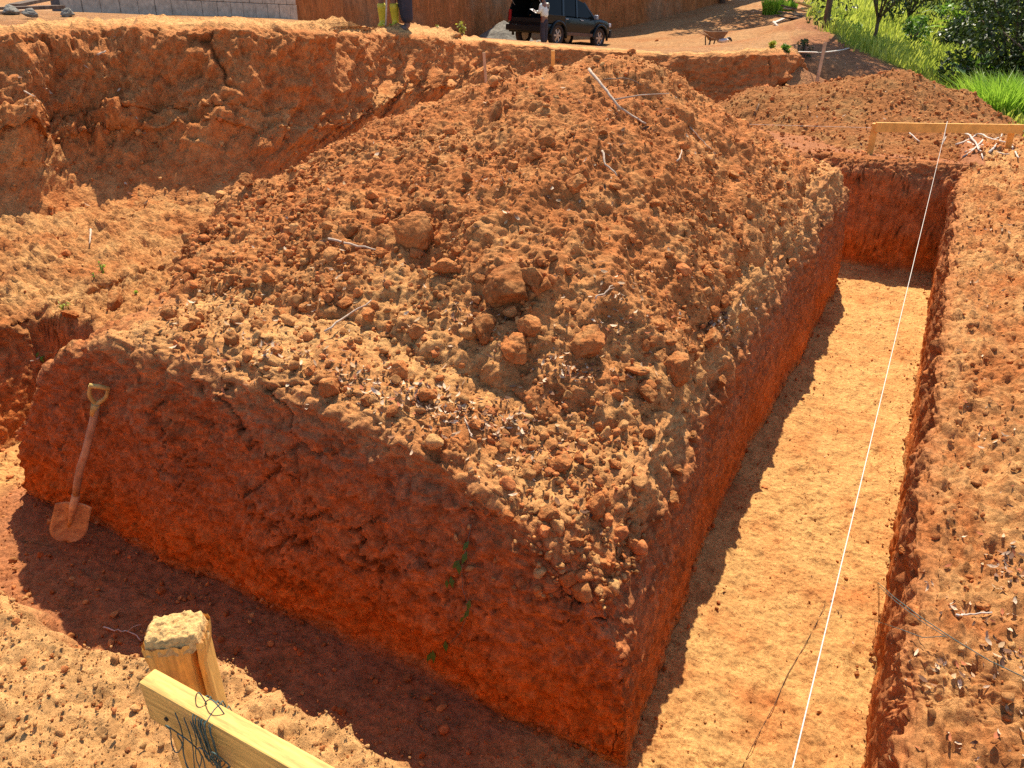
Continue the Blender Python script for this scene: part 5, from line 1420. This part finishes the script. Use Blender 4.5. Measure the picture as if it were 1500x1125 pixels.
# ------------------------------------------------------------------ wheelbarrow on the track
def wheelbarrow():
    M_tray = plain_mat('rusty_tray', (.30, .16, .08), .8, var=.4, scale=6, bump=.1)
    M_st = plain_mat('dark_steel', (.06, .05, .045), .6, var=.3, scale=20, bump=0)
    p = at(1046, 71, F=33.0); zl = drop(p.x, p.y, 'l')
    root = empty('wheelbarrow', (p.x, p.y, max(p.z, zl)), (0, 0, YAW + .12)); root.scale = (.76, 1, 1); tag(root, 'rusty wheelbarrow parked on its legs on the sunlit dirt track', 'wheelbarrow')
    # x to the photo's right: wheel end on the right
    V = []
    for z, x0, x1, w_ in ((.30, -.28, .25, .22), (.62, -.52, .50, .34)):
        V += [(x0, -w_, z), (x1, -w_, z), (x1, w_, z), (x0, w_, z)]
    V += [(x * .96, y * .94, z + .02) for x, y, z in V]
    Fc = [(3, 2, 1, 0), (0, 1, 5, 4), (1, 2, 6, 5), (2, 3, 7, 6), (3, 0, 4, 7), (8, 9, 10, 11), (12, 13, 9, 8), (13, 14, 10, 9), (14, 15, 11, 10), (15, 12, 8, 11), (4, 5, 13, 12), (5, 6, 14, 13), (6, 7, 15, 14), (7, 4, 12, 15)]
    MB().add(V, Fc).build('tray', M_tray, root)
    for s in (1, -1):
        MB().tube([(.72, s * .07, .2), (.3, s * .2, .28), (-.35, s * .26, .42), (-.85, s * .28, .62)], .02, 6).build('handle', M_shaft, root, True)
        MB().tube([(-.1, s * .22, .33), (-.24, s * .26, .0), (-.34, s * .26, .0), (-.42, s * .25, .42)], .03, 6).build('leg', M_st, root, True)
    m = MB(); m.tube([(.72 + .18 * math.cos(a), 0, .19 + .18 * math.sin(a)) for a in np.linspace(0, 2 * math.pi, 21)], .045, 8); m.tube([(.72, -.1, .19), (.72, .1, .19)], .03, 8)
    for k in range(5): m.bar((.72, 0, .19), (.72 + .16 * math.cos(k * 1.257), 0, .19 + .16 * math.sin(k * 1.257)), .03, .02, (0, 1, 0))
    m.build('wheel', M_st, root, True)
    a = at(1056, 58, F=33.0); b = at(1049.5, 38.5, F=33.1)
    tag(MB().tube([a, b], .022, 7).tube([b - (b - a).normalized() * .02 + Vector((-.07, 0, 0)), b + Vector((.07, 0, 0))], .02, 6).build('spade_handle', M_tray, None, True), 'wooden tool handle standing up out of the wheelbarrow', 'tool')
    c = at(1060, 59, F=32.8)
    o = bpy.data.objects.new('cement_bag', CLOD_MESH[4].copy()); o.data.materials.clear(); o.data.materials.append(M_paper); COL.objects.link(o); o.location = c; o.scale = (.34, .2, .15); tag(o, 'crumpled pale bag lying on the wheelbarrow end', 'bag')
wheelbarrow()

# ------------------------------------------------------------------ plants
M_leafdark = leaf_mat('dark_green_leaf', (.010, .024, .008), (.10, .15, .022), .25)
M_leafmid = leaf_mat('mid_green_leaf', (.04, .10, .012), (.22, .38, .04), .45)
M_leafyel = leaf_mat('yellow_green_leaf', (.2, .24, .03), (.55, .55, .06), .4)
M_grassb = leaf_mat('bright_grass', (.10, .24, .015), (.42, .62, .06), .5, .5)
M_grassy = leaf_mat('dry_yellow_grass', (.26, .34, .03), (.60, .62, .10), .5, .6)

def leaves_mesh(name, centers, radii_, n, size, aspect=.45, droop=.2, seed=0, mat=None, parent=None, shell=.55):
    r = np.random.default_rng(seed)
    k = len(centers); which = r.integers(0, k, n)
    C_ = np.array(centers)[which]; Rr = np.array(radii_)[which]
    if Rr.ndim == 1: Rr = np.repeat(Rr[:, None], 3, 1)
    dv = r.normal(size=(n, 3)); dv /= np.linalg.norm(dv, axis=1, keepdims=True)
    rad = (shell + (1 - shell) * r.random(n)) ** 1.0; rad = np.where(r.random(n) < .25, r.random(n) ** .5, rad)
    Pq = C_ + dv * Rr * rad[:, None]
    ax_ = dv * .7 + r.normal(size=(n, 3)) * .6; ax_[:, 2] -= droop; ax_ /= np.linalg.norm(ax_, axis=1, keepdims=True)
    nr = r.normal(size=(n, 3)) * .6 + np.array((0, 0, 1.0)); sd = np.cross(ax_, nr); sd /= np.linalg.norm(sd, axis=1, keepdims=True) + 1e-9
    s = size * r.uniform(.6, 1.3, n)[:, None]; up_ = np.cross(sd, ax_)
    V = np.stack([Pq - ax_ * s * .5, Pq + sd * s * aspect * .5 + up_ * s * .08, Pq + ax_ * s * .5 - up_ * s * .1, Pq - sd * s * aspect * .5 + up_ * s * .08], 1)
    clump = r.random(k)[which]
    tone = np.clip(.15 + .5 * clump * r.random(n) + .45 * r.random(n) ** 2.0, 0, 1)
    col_ = np.repeat(tone[:, None], 4, 0).reshape(-1, 1) * np.ones((1, 3))
    Fc = np.arange(n * 4).reshape(n, 4)
    return link(name, np_mesh(name, V.reshape(-1, 3), Fc, col_), mat, parent, False)

def branchy(base, height, spread, nb, seed, r0=.12, lean=(0, 0)):
    rr = random.Random(seed); m = MB(); tips = []
    fk = .16 if height < 5.5 else .45; top_ = Vector((lean[0], lean[1], height * fk))
    m.tube([Vector((0, 0, -.3)), Vector((lean[0] * .3, lean[1] * .3, height * fk * .35)), Vector((lean[0] * .7, lean[1] * .7, height * fk * .7)), top_], [r0 * 1.25, r0, r0 * .85, r0 * .7], 9)
    for k in range(nb):
        a = 2 * math.pi * k / nb + rr.uniform(-.4, .4); s0_ = Vector((lean[0], lean[1], height * fk)) * rr.uniform(.6, 1.0)
        e = Vector((math.cos(a) * spread * rr.uniform(.5, 1), math.sin(a) * spread * rr.uniform(.5, 1), height * rr.uniform(.35 if fk < .3 else .6, .98)))
        mid = s0_.lerp(e, .5) + Vector((rr.uniform(-.2, .2), rr.uniform(-.2, .2), .15 * height * .3))
        m.tube([s0_, mid, e], [r0 * .5, r0 * .33, r0 * .1], 6)
        tips += [e, mid.lerp(e, .5)]
        for q_ in range(2):
            e2 = mid + Vector((rr.uniform(-1, 1), rr.uniform(-1, 1), rr.uniform(.2, .8))) * spread * .5
            m.tube([mid, mid.lerp(e2, .5) + Vector((0, 0, .05)), e2], [r0 * .3, r0 * .2, r0 * .06], 5); tips.append(e2)
    return m, tips
def tree(px, py, F, height, spread, label, seed, n=2200, leaf=.16, mat=None, r0=.10, clump=.5, nb=7, cat='tree', name='tree', lean=(0, 0), group=None, low=0, dark=0):
    p = at(px, py, F=F); z_ = drop(p.x, p.y, 'l')
    root = empty(name, (p.x, p.y, p.z if z_ is None else z_)); tag(root, label, cat, group)
    m, tips = branchy(root.location, height, spread, nb, seed, r0, lean)
    m.build('trunk', M_bark, root, True)
    rr = random.Random(seed + 1)
    cs = [t + Vector((rr.uniform(-.2, .2), rr.uniform(-.2, .2), rr.uniform(-.1, .2))) * spread for t in tips]
    for k in range(low): a = rr.uniform(0, 6.28); cs.append(Vector((math.cos(a) * spread * .8, math.sin(a) * spread * .8, rr.uniform(.05, .5) * height)))
    leaves_mesh('crown', [tuple(c) for c in cs], [clump * rr.uniform(.6, 1.2) for _ in cs], n, leaf, .45, .3, seed, mat or M_leafdark, root)
    return root
tree(1279, 67, 25, 5.0, 1.7, 'small tree with forked trunk and thin canopy growing on the grassy slope', 21, 4200, .14, M_leafmid, .06, .42, 9, low=0)
tree(1330, 30, 36, 3.6, 1.5, 'dark leafy tree right of the small forked tree higher on the slope', 22, 3200, .17, M_leafdark, .07, .6, 8, low=12)
tree(1208, 44, 24.3, 8.5, 2.2, 'dark tree behind the stacked planks at the top of the slope', 23, 9000, .17, M_leafdark, .08, .75, 12, low=8)
tree(1440, 30, 33, 4.0, 1.7, 'dense dark tree between the palm like plant and the big right bush', 24, 3200, .17, M_leafdark, .08, .7, 8, low=14)
tree(1375, -2, 46, 4.5, 2.2, 'dark tree at the top edge above the yellow grass', 29, 3000, .2, M_leafdark, .1, .8, 8, low=12)
tree(1500, 20, 30, 6.0, 2.6, 'tall dark tree at the top right corner behind the big bush', 25, 4200, .2, M_leafdark, .12, .9, 9, low=16)
tree(1058, 2, 45.5, 12.5, 2.6, 'tall tree beyond the track whose shadow falls over it', 26, 2600, .32, M_leafmid, .13, .7, 8)
tree(1158, 3, 42.5, 12.0, 2.8, 'slim tree at the top of the track by the grass tuft', 27, 2400, .3, M_leafmid, .12, .7, 8)
tree(985, -8, 50, 15.0, 3.2, 'tall tree above the right end of the red cliff', 28, 2600, .32, M_leafmid, .13, .7, 8)

def bush(px, py, F, rx, rz_, n, leaf, label, seed, mat, cat='bush', name='bush', nc=14, aspect=.45, which='l', flat=1.0):
    p = at(px, py, F=F); z_ = drop(p.x, p.y, which)
    root = empty(name, (p.x, p.y, p.z if z_ is None else z_)); tag(root, label, cat)
    rr = random.Random(seed); cs = []; m = MB()
    for k in range(nc):
        a = rr.uniform(0, 6.28); q_ = rr.uniform(.1, 1) ** .6; zz = rr.uniform(.15, 1.0)
        c = Vector((math.cos(a) * rx * q_ * (1.1 - .5 * zz), math.sin(a) * rx * q_ * (1.1 - .5 * zz) * flat, zz * rz_)); cs.append(c)
        m.tube([Vector((0, 0, -.1)), c * .5 + Vector((0, 0, .1 * rz_)), c], [.02 + .012 * rx, .012 + .008 * rx, .005], 5)
    m.build('stems', M_bark, root, True)
    leaves_mesh('foliage', [tuple(c) for c in cs], [rx * rr.uniform(.25, .45) for _ in cs], n, leaf, aspect, .2, seed, mat, root, .5)
    return root
bush(1478, 150, 18.5, 1.6, 2.6, 5200, .15, 'big dark rounded bush filling the right edge, sunlit on its left side', 31, M_leafdark, nc=26)
bush(1545, 130, 17.0, 1.8, 2.8, 3600, .15, 'dark bush cut by the right edge of the photo', 32, M_leafdark, nc=20)
bush(1440, 95, 23, .8, 1.8, 1100, .16, 'narrow dark shrub left of the big rounded bush', 33, M_leafdark)
bush(1342, 48, 30, .5, .8, 380, .15, 'small bright green shrub alone on the slope', 34, M_leafmid)
bush(1337, 72, 25, .45, .9, 360, .14, 'small rounded shrub lower down the slope by the yellow grass', 35, M_leafmid)
bush(1378, 68, 27, .35, .5, 240, .13, 'low dark green plant among the yellow grass', 36, M_leafdark)
bush(1245, 46, 26, .45, .6, 420, .11, 'bluish green shrub left of the small forked tree', 37, M_leafmid)
bush(1400, 84, 27, .5, .9, 420, .16, 'dark shaded shrub beside the yellow grass', 39, M_leafdark)
bush(1178, 72, 20, .2, .45, 160, .08, 'small dark green plant on the shaded slope edge', 38, M_leafdark)

def broadleaf(px, py, F, label, seed, n=14, L=.8, W=.2, mat=None, name='broadleaf_plant', which='l', arch=.6):
    p = at(px, py, F=F); z_ = drop(p.x, p.y, which)
    root = empty(name, (p.x, p.y, p.z if z_ is None else z_)); tag(root, label, 'plant')
    rr = random.Random(seed)
    for k in range(n):
        a = rr.uniform(0, 6.28); el = rr.uniform(.5, 1.35); l = L * rr.uniform(.6, 1.15); w_ = W * rr.uniform(.7, 1.2)
        d_ = Vector((math.cos(a), math.sin(a), 0)); V, Fc = [], []; nseg = 8
        h0 = rr.uniform(0, .35) * L
        for i in range(nseg + 1):
            t = i / nseg
            c = d_ * (l * t * math.cos(el) + .12 * arch * t * t * l) + Vector((0, 0, h0 + l * (math.sin(el) * t - arch * .55 * t * t)))
            ww = w_ * (math.sin(math.pi * min(1, t * .93 + .04)) ** .7) * .5; sd = Vector((-d_.y, d_.x, 0))
            V += [c - sd * ww + Vector((0, 0, .25 * ww)), c, c + sd * ww + Vector((0, 0, .25 * ww))]
        for i in range(nseg):
            b = i * 3; Fc += [(b, b + 1, b + 4, b + 3), (b + 1, b + 2, b + 5, b + 4)]
        tone = rr.uniform(.2, 1)
        link('leaf', np_mesh('leaf', np.array([tuple(v) for v in V]), np.array(Fc), np.full((len(V), 3), tone)), mat or M_leafmid, root, True)
    return root
broadleaf(1418, 136, 19.5, 'bright broad leaved plant between the yellow grass and the tall grass clump', 41, 20, 1.0, .3, M_leafmid)
broadleaf(1440, 128, 20, 'second broad leaved plant with long pale leaves under the big bush', 42, 16, 1.0, .26, M_grassb)
broadleaf(1405, 45, 32, 'palm like plant with arching bright leaves near the top right', 43, 22, 1.7, .22, M_grassb, arch=.9)
broadleaf(1384, 12, 40, 'smaller palm like plant at the top edge left of the arching one', 44, 14, 1.4, .2, M_leafmid, arch=.9)

def grass_clump(px, py, F, rx, h_, n, label, seed, mat, which='l', name='grass_clump', width=.012, bend=.5, cat='grass clump'):
    p = at(px, py, F=F); z_ = drop(p.x, p.y, which); loc = Vector((p.x, p.y, p.z if z_ is None else z_))
    r = np.random.default_rng(seed)
    a = r.uniform(0, 6.28, n); q_ = np.sqrt(r.random(n)) * rx
    bx, by = np.cos(a) * q_, np.sin(a) * q_
    ou = r.uniform(0, 6.28, n); l = h_ * r.uniform(.5, 1.1, n); bn = bend * l * r.uniform(.2, 1, n)
    dx, dy = np.cos(a) * .7 + np.cos(ou) * .5, np.sin(a) * .7 + np.sin(ou) * .5
    V = []
    ts = (0, .35, .7, 1.0)
    for t in ts:
        w_ = width * (1 - t) ** .6 if t < 1 else 0 * width
        cx, cy_, cz_ = bx + dx * bn * t * t, by + dy * bn * t * t, l * (t - .22 * bend * t * t) - .05
        sx, sy_ = -np.sin(ou) * w_, np.cos(ou) * w_
        V += [np.stack([cx - sx, cy_ - sy_, cz_], 1), np.stack([cx + sx, cy_ + sy_, cz_], 1)]
    V = np.stack(V, 1)
    base_ = np.arange(n)[:, None] * 8
    Fc = np.concatenate([base_ + np.array([k, k + 1, k + 3, k + 2]) for k in (0, 2, 4)], 0)
    tone = np.repeat(np.clip(r.normal(.55, .25, n), 0, 1), 8)[:, None] * np.ones((1, 3))
    o = link(name, np_mesh(name, V.reshape(-1, 3), Fc, tone), mat, None, False); o.location = loc
    if label: tag(o, label, cat)
    return o
grass_clump(1455, 184, 14.6, .55, 1.0, 1500, 'tall bright grass clump leaning behind the right end of the far heap', 51, M_grassb, bend=.9)
grass_clump(1500, 178, 15.0, .6, 1.0, 1500, 'tall grass clump at the right edge beside the first grass clump', 52, M_grassb, bend=.9)
grass_clump(1132, 14, 41, .45, .9, 700, 'bright green grass tuft at the top of the dirt track', 53, M_grassb, width=.02)
grass_clump(1155, 12, 42, .4, .6, 400, 'low green tuft between the grass tuft and the planks', 54, M_grassb, width=.02)
def weed(px, py, F, h_, n, leaf, label, seed, mat, which=None):
    p = at(px, py, F=F); root = empty('weed', p); tag(root, label, 'weed')
    rr = random.Random(seed); m = MB(); cs = []
    for k in range(4):
        e = Vector((rr.uniform(-.25, .25), rr.uniform(-.25, .25), 1)) * h_ * rr.uniform(.6, 1); m.tube([(0, 0, -.1), e * .5, e], .006, 5); cs += [e, e * .6]
    m.build('stem', M_twig_dark, root, True)
    leaves_mesh('leaves', [tuple(c) for c in cs], [h_ * .28] * len(cs), n, leaf, .5, .2, seed, mat, root, .3)
weed(678, 57, 16.0, .28, 60, .06, 'upright yellow green weed growing on the bank lip right of the workers', 61, M_leafyel)
weed(641, 50, 14.6, .12, 40, .05, 'low yellow weed on the bank lip nearer the workers', 62, M_leafyel)
weed(628, 48.5, 14.5, .08, 24, .05, 'tiny yellow weed left of the low one on the bank lip', 63, M_leafyel)
weed(572, 42.5, 13.2, .06, 40, .05, 'flat yellow weed right at the feet of the worker in yellow boots', 64, M_leafyel)
weed(1130, 82, 15.6, .22, 140, .09, 'yellowish weed hanging over the right end of the bank', 65, M_leafyel)
weed(1148, 90, 15.7, .26, 220, .09, 'green weed spilling down the right end of the bank', 66, M_leafmid)
def weed_on(px, py, h_, n, leaf, label, seed, mat, which='gmb'):
    h = hit(px, py, which)
    if not h: return
    root = empty('weed', h[0]); tag(root, label, 'weed'); rr = random.Random(seed); m = MB(); cs = []
    for k in range(4):
        e = Vector((rr.uniform(-.4, .4), rr.uniform(-.4, .4), 1)) * h_ * rr.uniform(.5, 1); m.tube([(0, 0, -.02), e * .5, e], .0025, 5); cs += [e, e * .6]
    m.build('stem', M_twig_dark, root, True); leaves_mesh('leaves', [tuple(c) for c in cs], [h_ * .35] * len(cs), n, leaf, .4, .2, seed, mat, root, .2)
weed_on(95, 455, .07, 14, .04, 'small yellow green weed on the ledge rim left of the block', 71, M_leafyel)
weed_on(150, 400, .08, 18, .04, 'faint green weed on the slope behind the left end of the block', 72, M_grassb)
weed_on(138, 408, .05, 8, .03, 'tiny weed just left of the faint green one', 73, M_grassb)
weed_on(62, 530, .05, 12, .04, 'green sprig on the snapped stem in the left trench wall', 74, M_grassb)
weed_on(843, 512, .04, 4, .035, 'single green blade sprouting left of the wedge shaped clod', 75, M_grassb)
weed_on(200, 432, .04, 8, .035, 'tiny green sprout on the block top near its left corner', 76, M_grassb)
# creeper on the front wall
def creeper():
    pix = [(693, 765), (688, 790), (684, 806), (679, 830), (680, 860), (688, 880), (684, 905), (676, 925), (660, 940)]
    hs_ = [hit(x, y, 'g') for x, y in pix]; pts = [h[0] + Vector((0, -.015, 0)) for h in hs_ if h]
    root = empty('creeper', pts[0]); tag(root, 'thin green creeper hanging down the shaded front wall', 'creeper')
    org = root.location.copy()
    MB().tube([p - org for p in pts], .0022, 5).build('stem', M_twig_dark, root, True)
    V, Fc, tn = [], [], []; rr = random.Random(4)
    for (x, y, s) in ((686, 795, .05), (684, 812, .06), (672, 822, .05), (665, 848, .05), (658, 851, .04), (690, 882, .05), (687, 895, .045), (680, 903, .03), (656, 942, .05), (638, 957, .06), (632, 958, .05), (676, 828, .05)):
        h = hit(x, y, 'g')
        if not h: continue
        c = h[0] + Vector((0, -.02, 0)) - org; a = Vector((rr.uniform(-.6, .6), -.5, -.8)).normalized(); sd = a.cross(Vector((rr.uniform(-.3, .3), -1, .5))).normalized(); nrm = sd.cross(a)
        b = len(V); V += [c - a * s * .5, c + sd * s * .28, c + a * s * .1 + nrm * s * .08, c - sd * s * .28, c + a * s * .6]; Fc += [(b, b + 1, b + 2, b + 3), (b + 1, b + 4, b + 3, b + 2)]
    link('leaves', np_mesh('leaves', np.array([tuple(v) for v in V]), np.array(Fc), np.full((len(V), 3), .35)), M_leafmid, root, False)
creeper()

# grass over the slope, one mass
def slope_grass():
    Pg, gr = G_land
    wgt = (gr > .3) * np.maximum(area_w(Pg), 0) * (Pg[..., 0] * cY + Pg[..., 1] * sY < 30) * 1.0
    F_ = -Pg[..., 0] * sY + Pg[..., 1] * cY
    wgt = wgt * (F_ < 52) / np.maximum(F_, 10) ** 1.2
    w_ = wgt.ravel() / wgt.sum(); n = 42000
    ix = rng.choice(len(w_), n, p=w_); B_ = Pg.reshape(-1, 3)[ix] + rng.normal(size=(n, 3)) * np.array((.12, .12, 0))
    cl = fbm(B_, 1.8, 3, off=91.)
    a = rng.uniform(0, 6.28, n); l = (.12 + .22 * rng.random(n)) * (1 + .8 * cl); wd = .028
    ox, oy = np.cos(a + 1.3) * l * .5, np.sin(a + 1.3) * l * .5
    sx, sy_ = np.cos(a) * wd, np.sin(a) * wd
    z0 = np.zeros(n)
    V = np.stack([B_ + np.stack([-sx, -sy_, z0 - .03], 1), B_ + np.stack([sx, sy_, z0 - .03], 1), B_ + np.stack([ox * .6 + sx * .6, oy * .6 + sy_ * .6, l * .8], 1), B_ + np.stack([ox, oy, l], 1)], 1)
    tone = np.repeat(np.clip(.5 + .9 * cl + rng.normal(0, .2, n), 0, 1), 4)[:, None] * np.ones((1, 3))
    tag(link('slope_grass', np_mesh('slope_grass', V.reshape(-1, 3), np.arange(n * 4).reshape(n, 4), tone), M_grassy, None, False), 'short yellow green grass covering the slope', None, None, 'stuff')
slope_grass()

# ------------------------------------------------------------------ odds and ends on the terrace
rr = random.Random(8)
root = empty('plank_pile', at(1165, 18, F=37.5)); tag(root, 'untidy pile of weathered planks by the grass tuft at the top of the track', 'plank pile')
org = root.location.copy()
for (a_, b_) in (((1135, 22), (1168, 30)), ((1140, 17), (1175, 24)), ((1148, 12), (1182, 17)), ((1152, 26), (1185, 30)), ((1145, 8), (1170, 14))):
    MB().bar(at(*a_, F=37.6 + rr.uniform(-.4, .4)) - org, at(*b_, F=37.4 + rr.uniform(-.4, .4)) - org, .14, .05).build('plank', M_bark if rr.random() < .6 else M_plank, root, False, .004)
for (a_, b_, lab) in (((1167, 3), (1187, 10), 'bright sawn plank lying on top of the plank pile'), ((1170, 14), (1182, 12), 'short pale board end at the right of the plank pile')):
    tag(MB().bar(at(*a_, F=37), at(*b_, F=37.1), .3, .06).build('plank', M_timber_end, None, False, .004), lab, 'plank')
tag(MB().bar(at(1134, 33, F=35), at(1148, 27, F=35.4), .16, .03).build('plank', M_root, None, False, .004), 'pale split board lying in the shade below the plank pile', 'plank')
tag(MB().tube([at(1133, 32, F=35), at(1138, 38, F=34.6), at(1143, 40, F=34.4)], .05, 6).build('branch', M_root, None, True), 'bent whitish branch end lying on the track in tree shade', 'branch')
for (a_, b_, F1, F2, w_, lab) in (((2, 13), (88, 10), 12.5, 13.5, .22, 'dark weathered board lying at the left end of the block wall'), ((20, 8), (70, -2), 14, 15, .2, 'second dark board slanting up behind the first at far left'), ((-20, 20), (40, 17), 10.8, 11.4, .12, 'pale grey board end at the far left of the terrace')):
    tag(MB().bar(at(*a_, F=F1), at(*b_, F=F2), w_, .05).build('board', M_bark if 'dark' in lab else M_plank, None, False, .004), lab, 'board')
for (x, y, F, s, lab) in ((15, 17, 11, .12, 'pale rubble lump at the far left end of the terrace'), (45, 20, 10.5, .09, 'smaller pale rubble lump right of the first on the terrace edge'), (100, 20, 11, .10, 'greyish stone at the foot of the block wall near its left end')):
    o = bpy.data.objects.new('rubble_lump', CLOD_MESH[2].copy()); o.data.materials.clear(); o.data.materials.append(M_gravel); COL.objects.link(o); o.location = at(x, y, F=F); o.scale = (s * 1.5, s, s * .7); o.rotation_euler = (0, 0, x); tag(o, lab, 'rubble')
for (x, y, lab) in ((962, 60, 'flat pale stone on the track right of the truck'), (925, 77, 'small pale stone on the terrace lip right of the front wheel')):
    h = hit(x, y, 'lb')
    if h: o = bpy.data.objects.new('stone', CLOD_MESH[5]); COL.objects.link(o); o.location = h[0] + Vector((0, 0, .03)); o.scale = (.14, .12, .07); tag(o, lab, 'stone')
# ------------------------------------------------------------------ camera, sun, sky
cam = bpy.data.cameras.new('camera'); co = bpy.data.objects.new('camera', cam); COL.objects.link(co)
cam.sensor_width = 36; cam.lens = 36 * FPX / 1500; cam.clip_end = 500; cam.clip_start = .05
co.location = (0, 0, CZ)
co.rotation_euler = (math.pi / 2 - PITCH, 0, YAW)
scene.camera = co
SUN_EL = math.radians(59); SUN_AZ = YAW - math.radians(7.0)     # counter-clockwise from +Y
ld = Vector((-math.sin(SUN_AZ) * math.cos(SUN_EL), math.cos(SUN_AZ) * math.cos(SUN_EL), math.sin(SUN_EL)))   # towards the sun
sl = bpy.data.lights.new('sun', 'SUN'); sl.energy = 4.2; sl.angle = math.radians(.53); sl.color = (1, .90, .74)
so = bpy.data.objects.new('sun', sl); COL.objects.link(so)
so.rotation_euler = ld.to_track_quat('Z', 'Y').to_euler(); so.location = (0, 0, 30)
w = bpy.data.worlds.new('World'); scene.world = w; w.use_nodes = True
nt = w.node_tree; bg = nt.nodes['Background']
sk = nt.nodes.new('ShaderNodeTexSky'); sk.sky_type = 'NISHITA'; sk.sun_disc = False
sk.sun_elevation = SUN_EL; sk.sun_rotation = -SUN_AZ; sk.altitude = 1200; sk.dust_density = 1.5
nt.links.new(sk.outputs[0], bg.inputs['Color']); bg.inputs['Strength'].default_value = .118
scene.view_settings.view_transform = 'Standard'; scene.view_settings.look = 'None'
scene.view_settings.gamma = 1.0; scene.view_settings.use_curve_mapping = False
scene.view_settings.exposure = 1.04
scene.cycles.use_denoising = False
scene.cycles.max_bounces = 8; scene.cycles.diffuse_bounces = 5; scene.cycles.transparent_max_bounces = 8
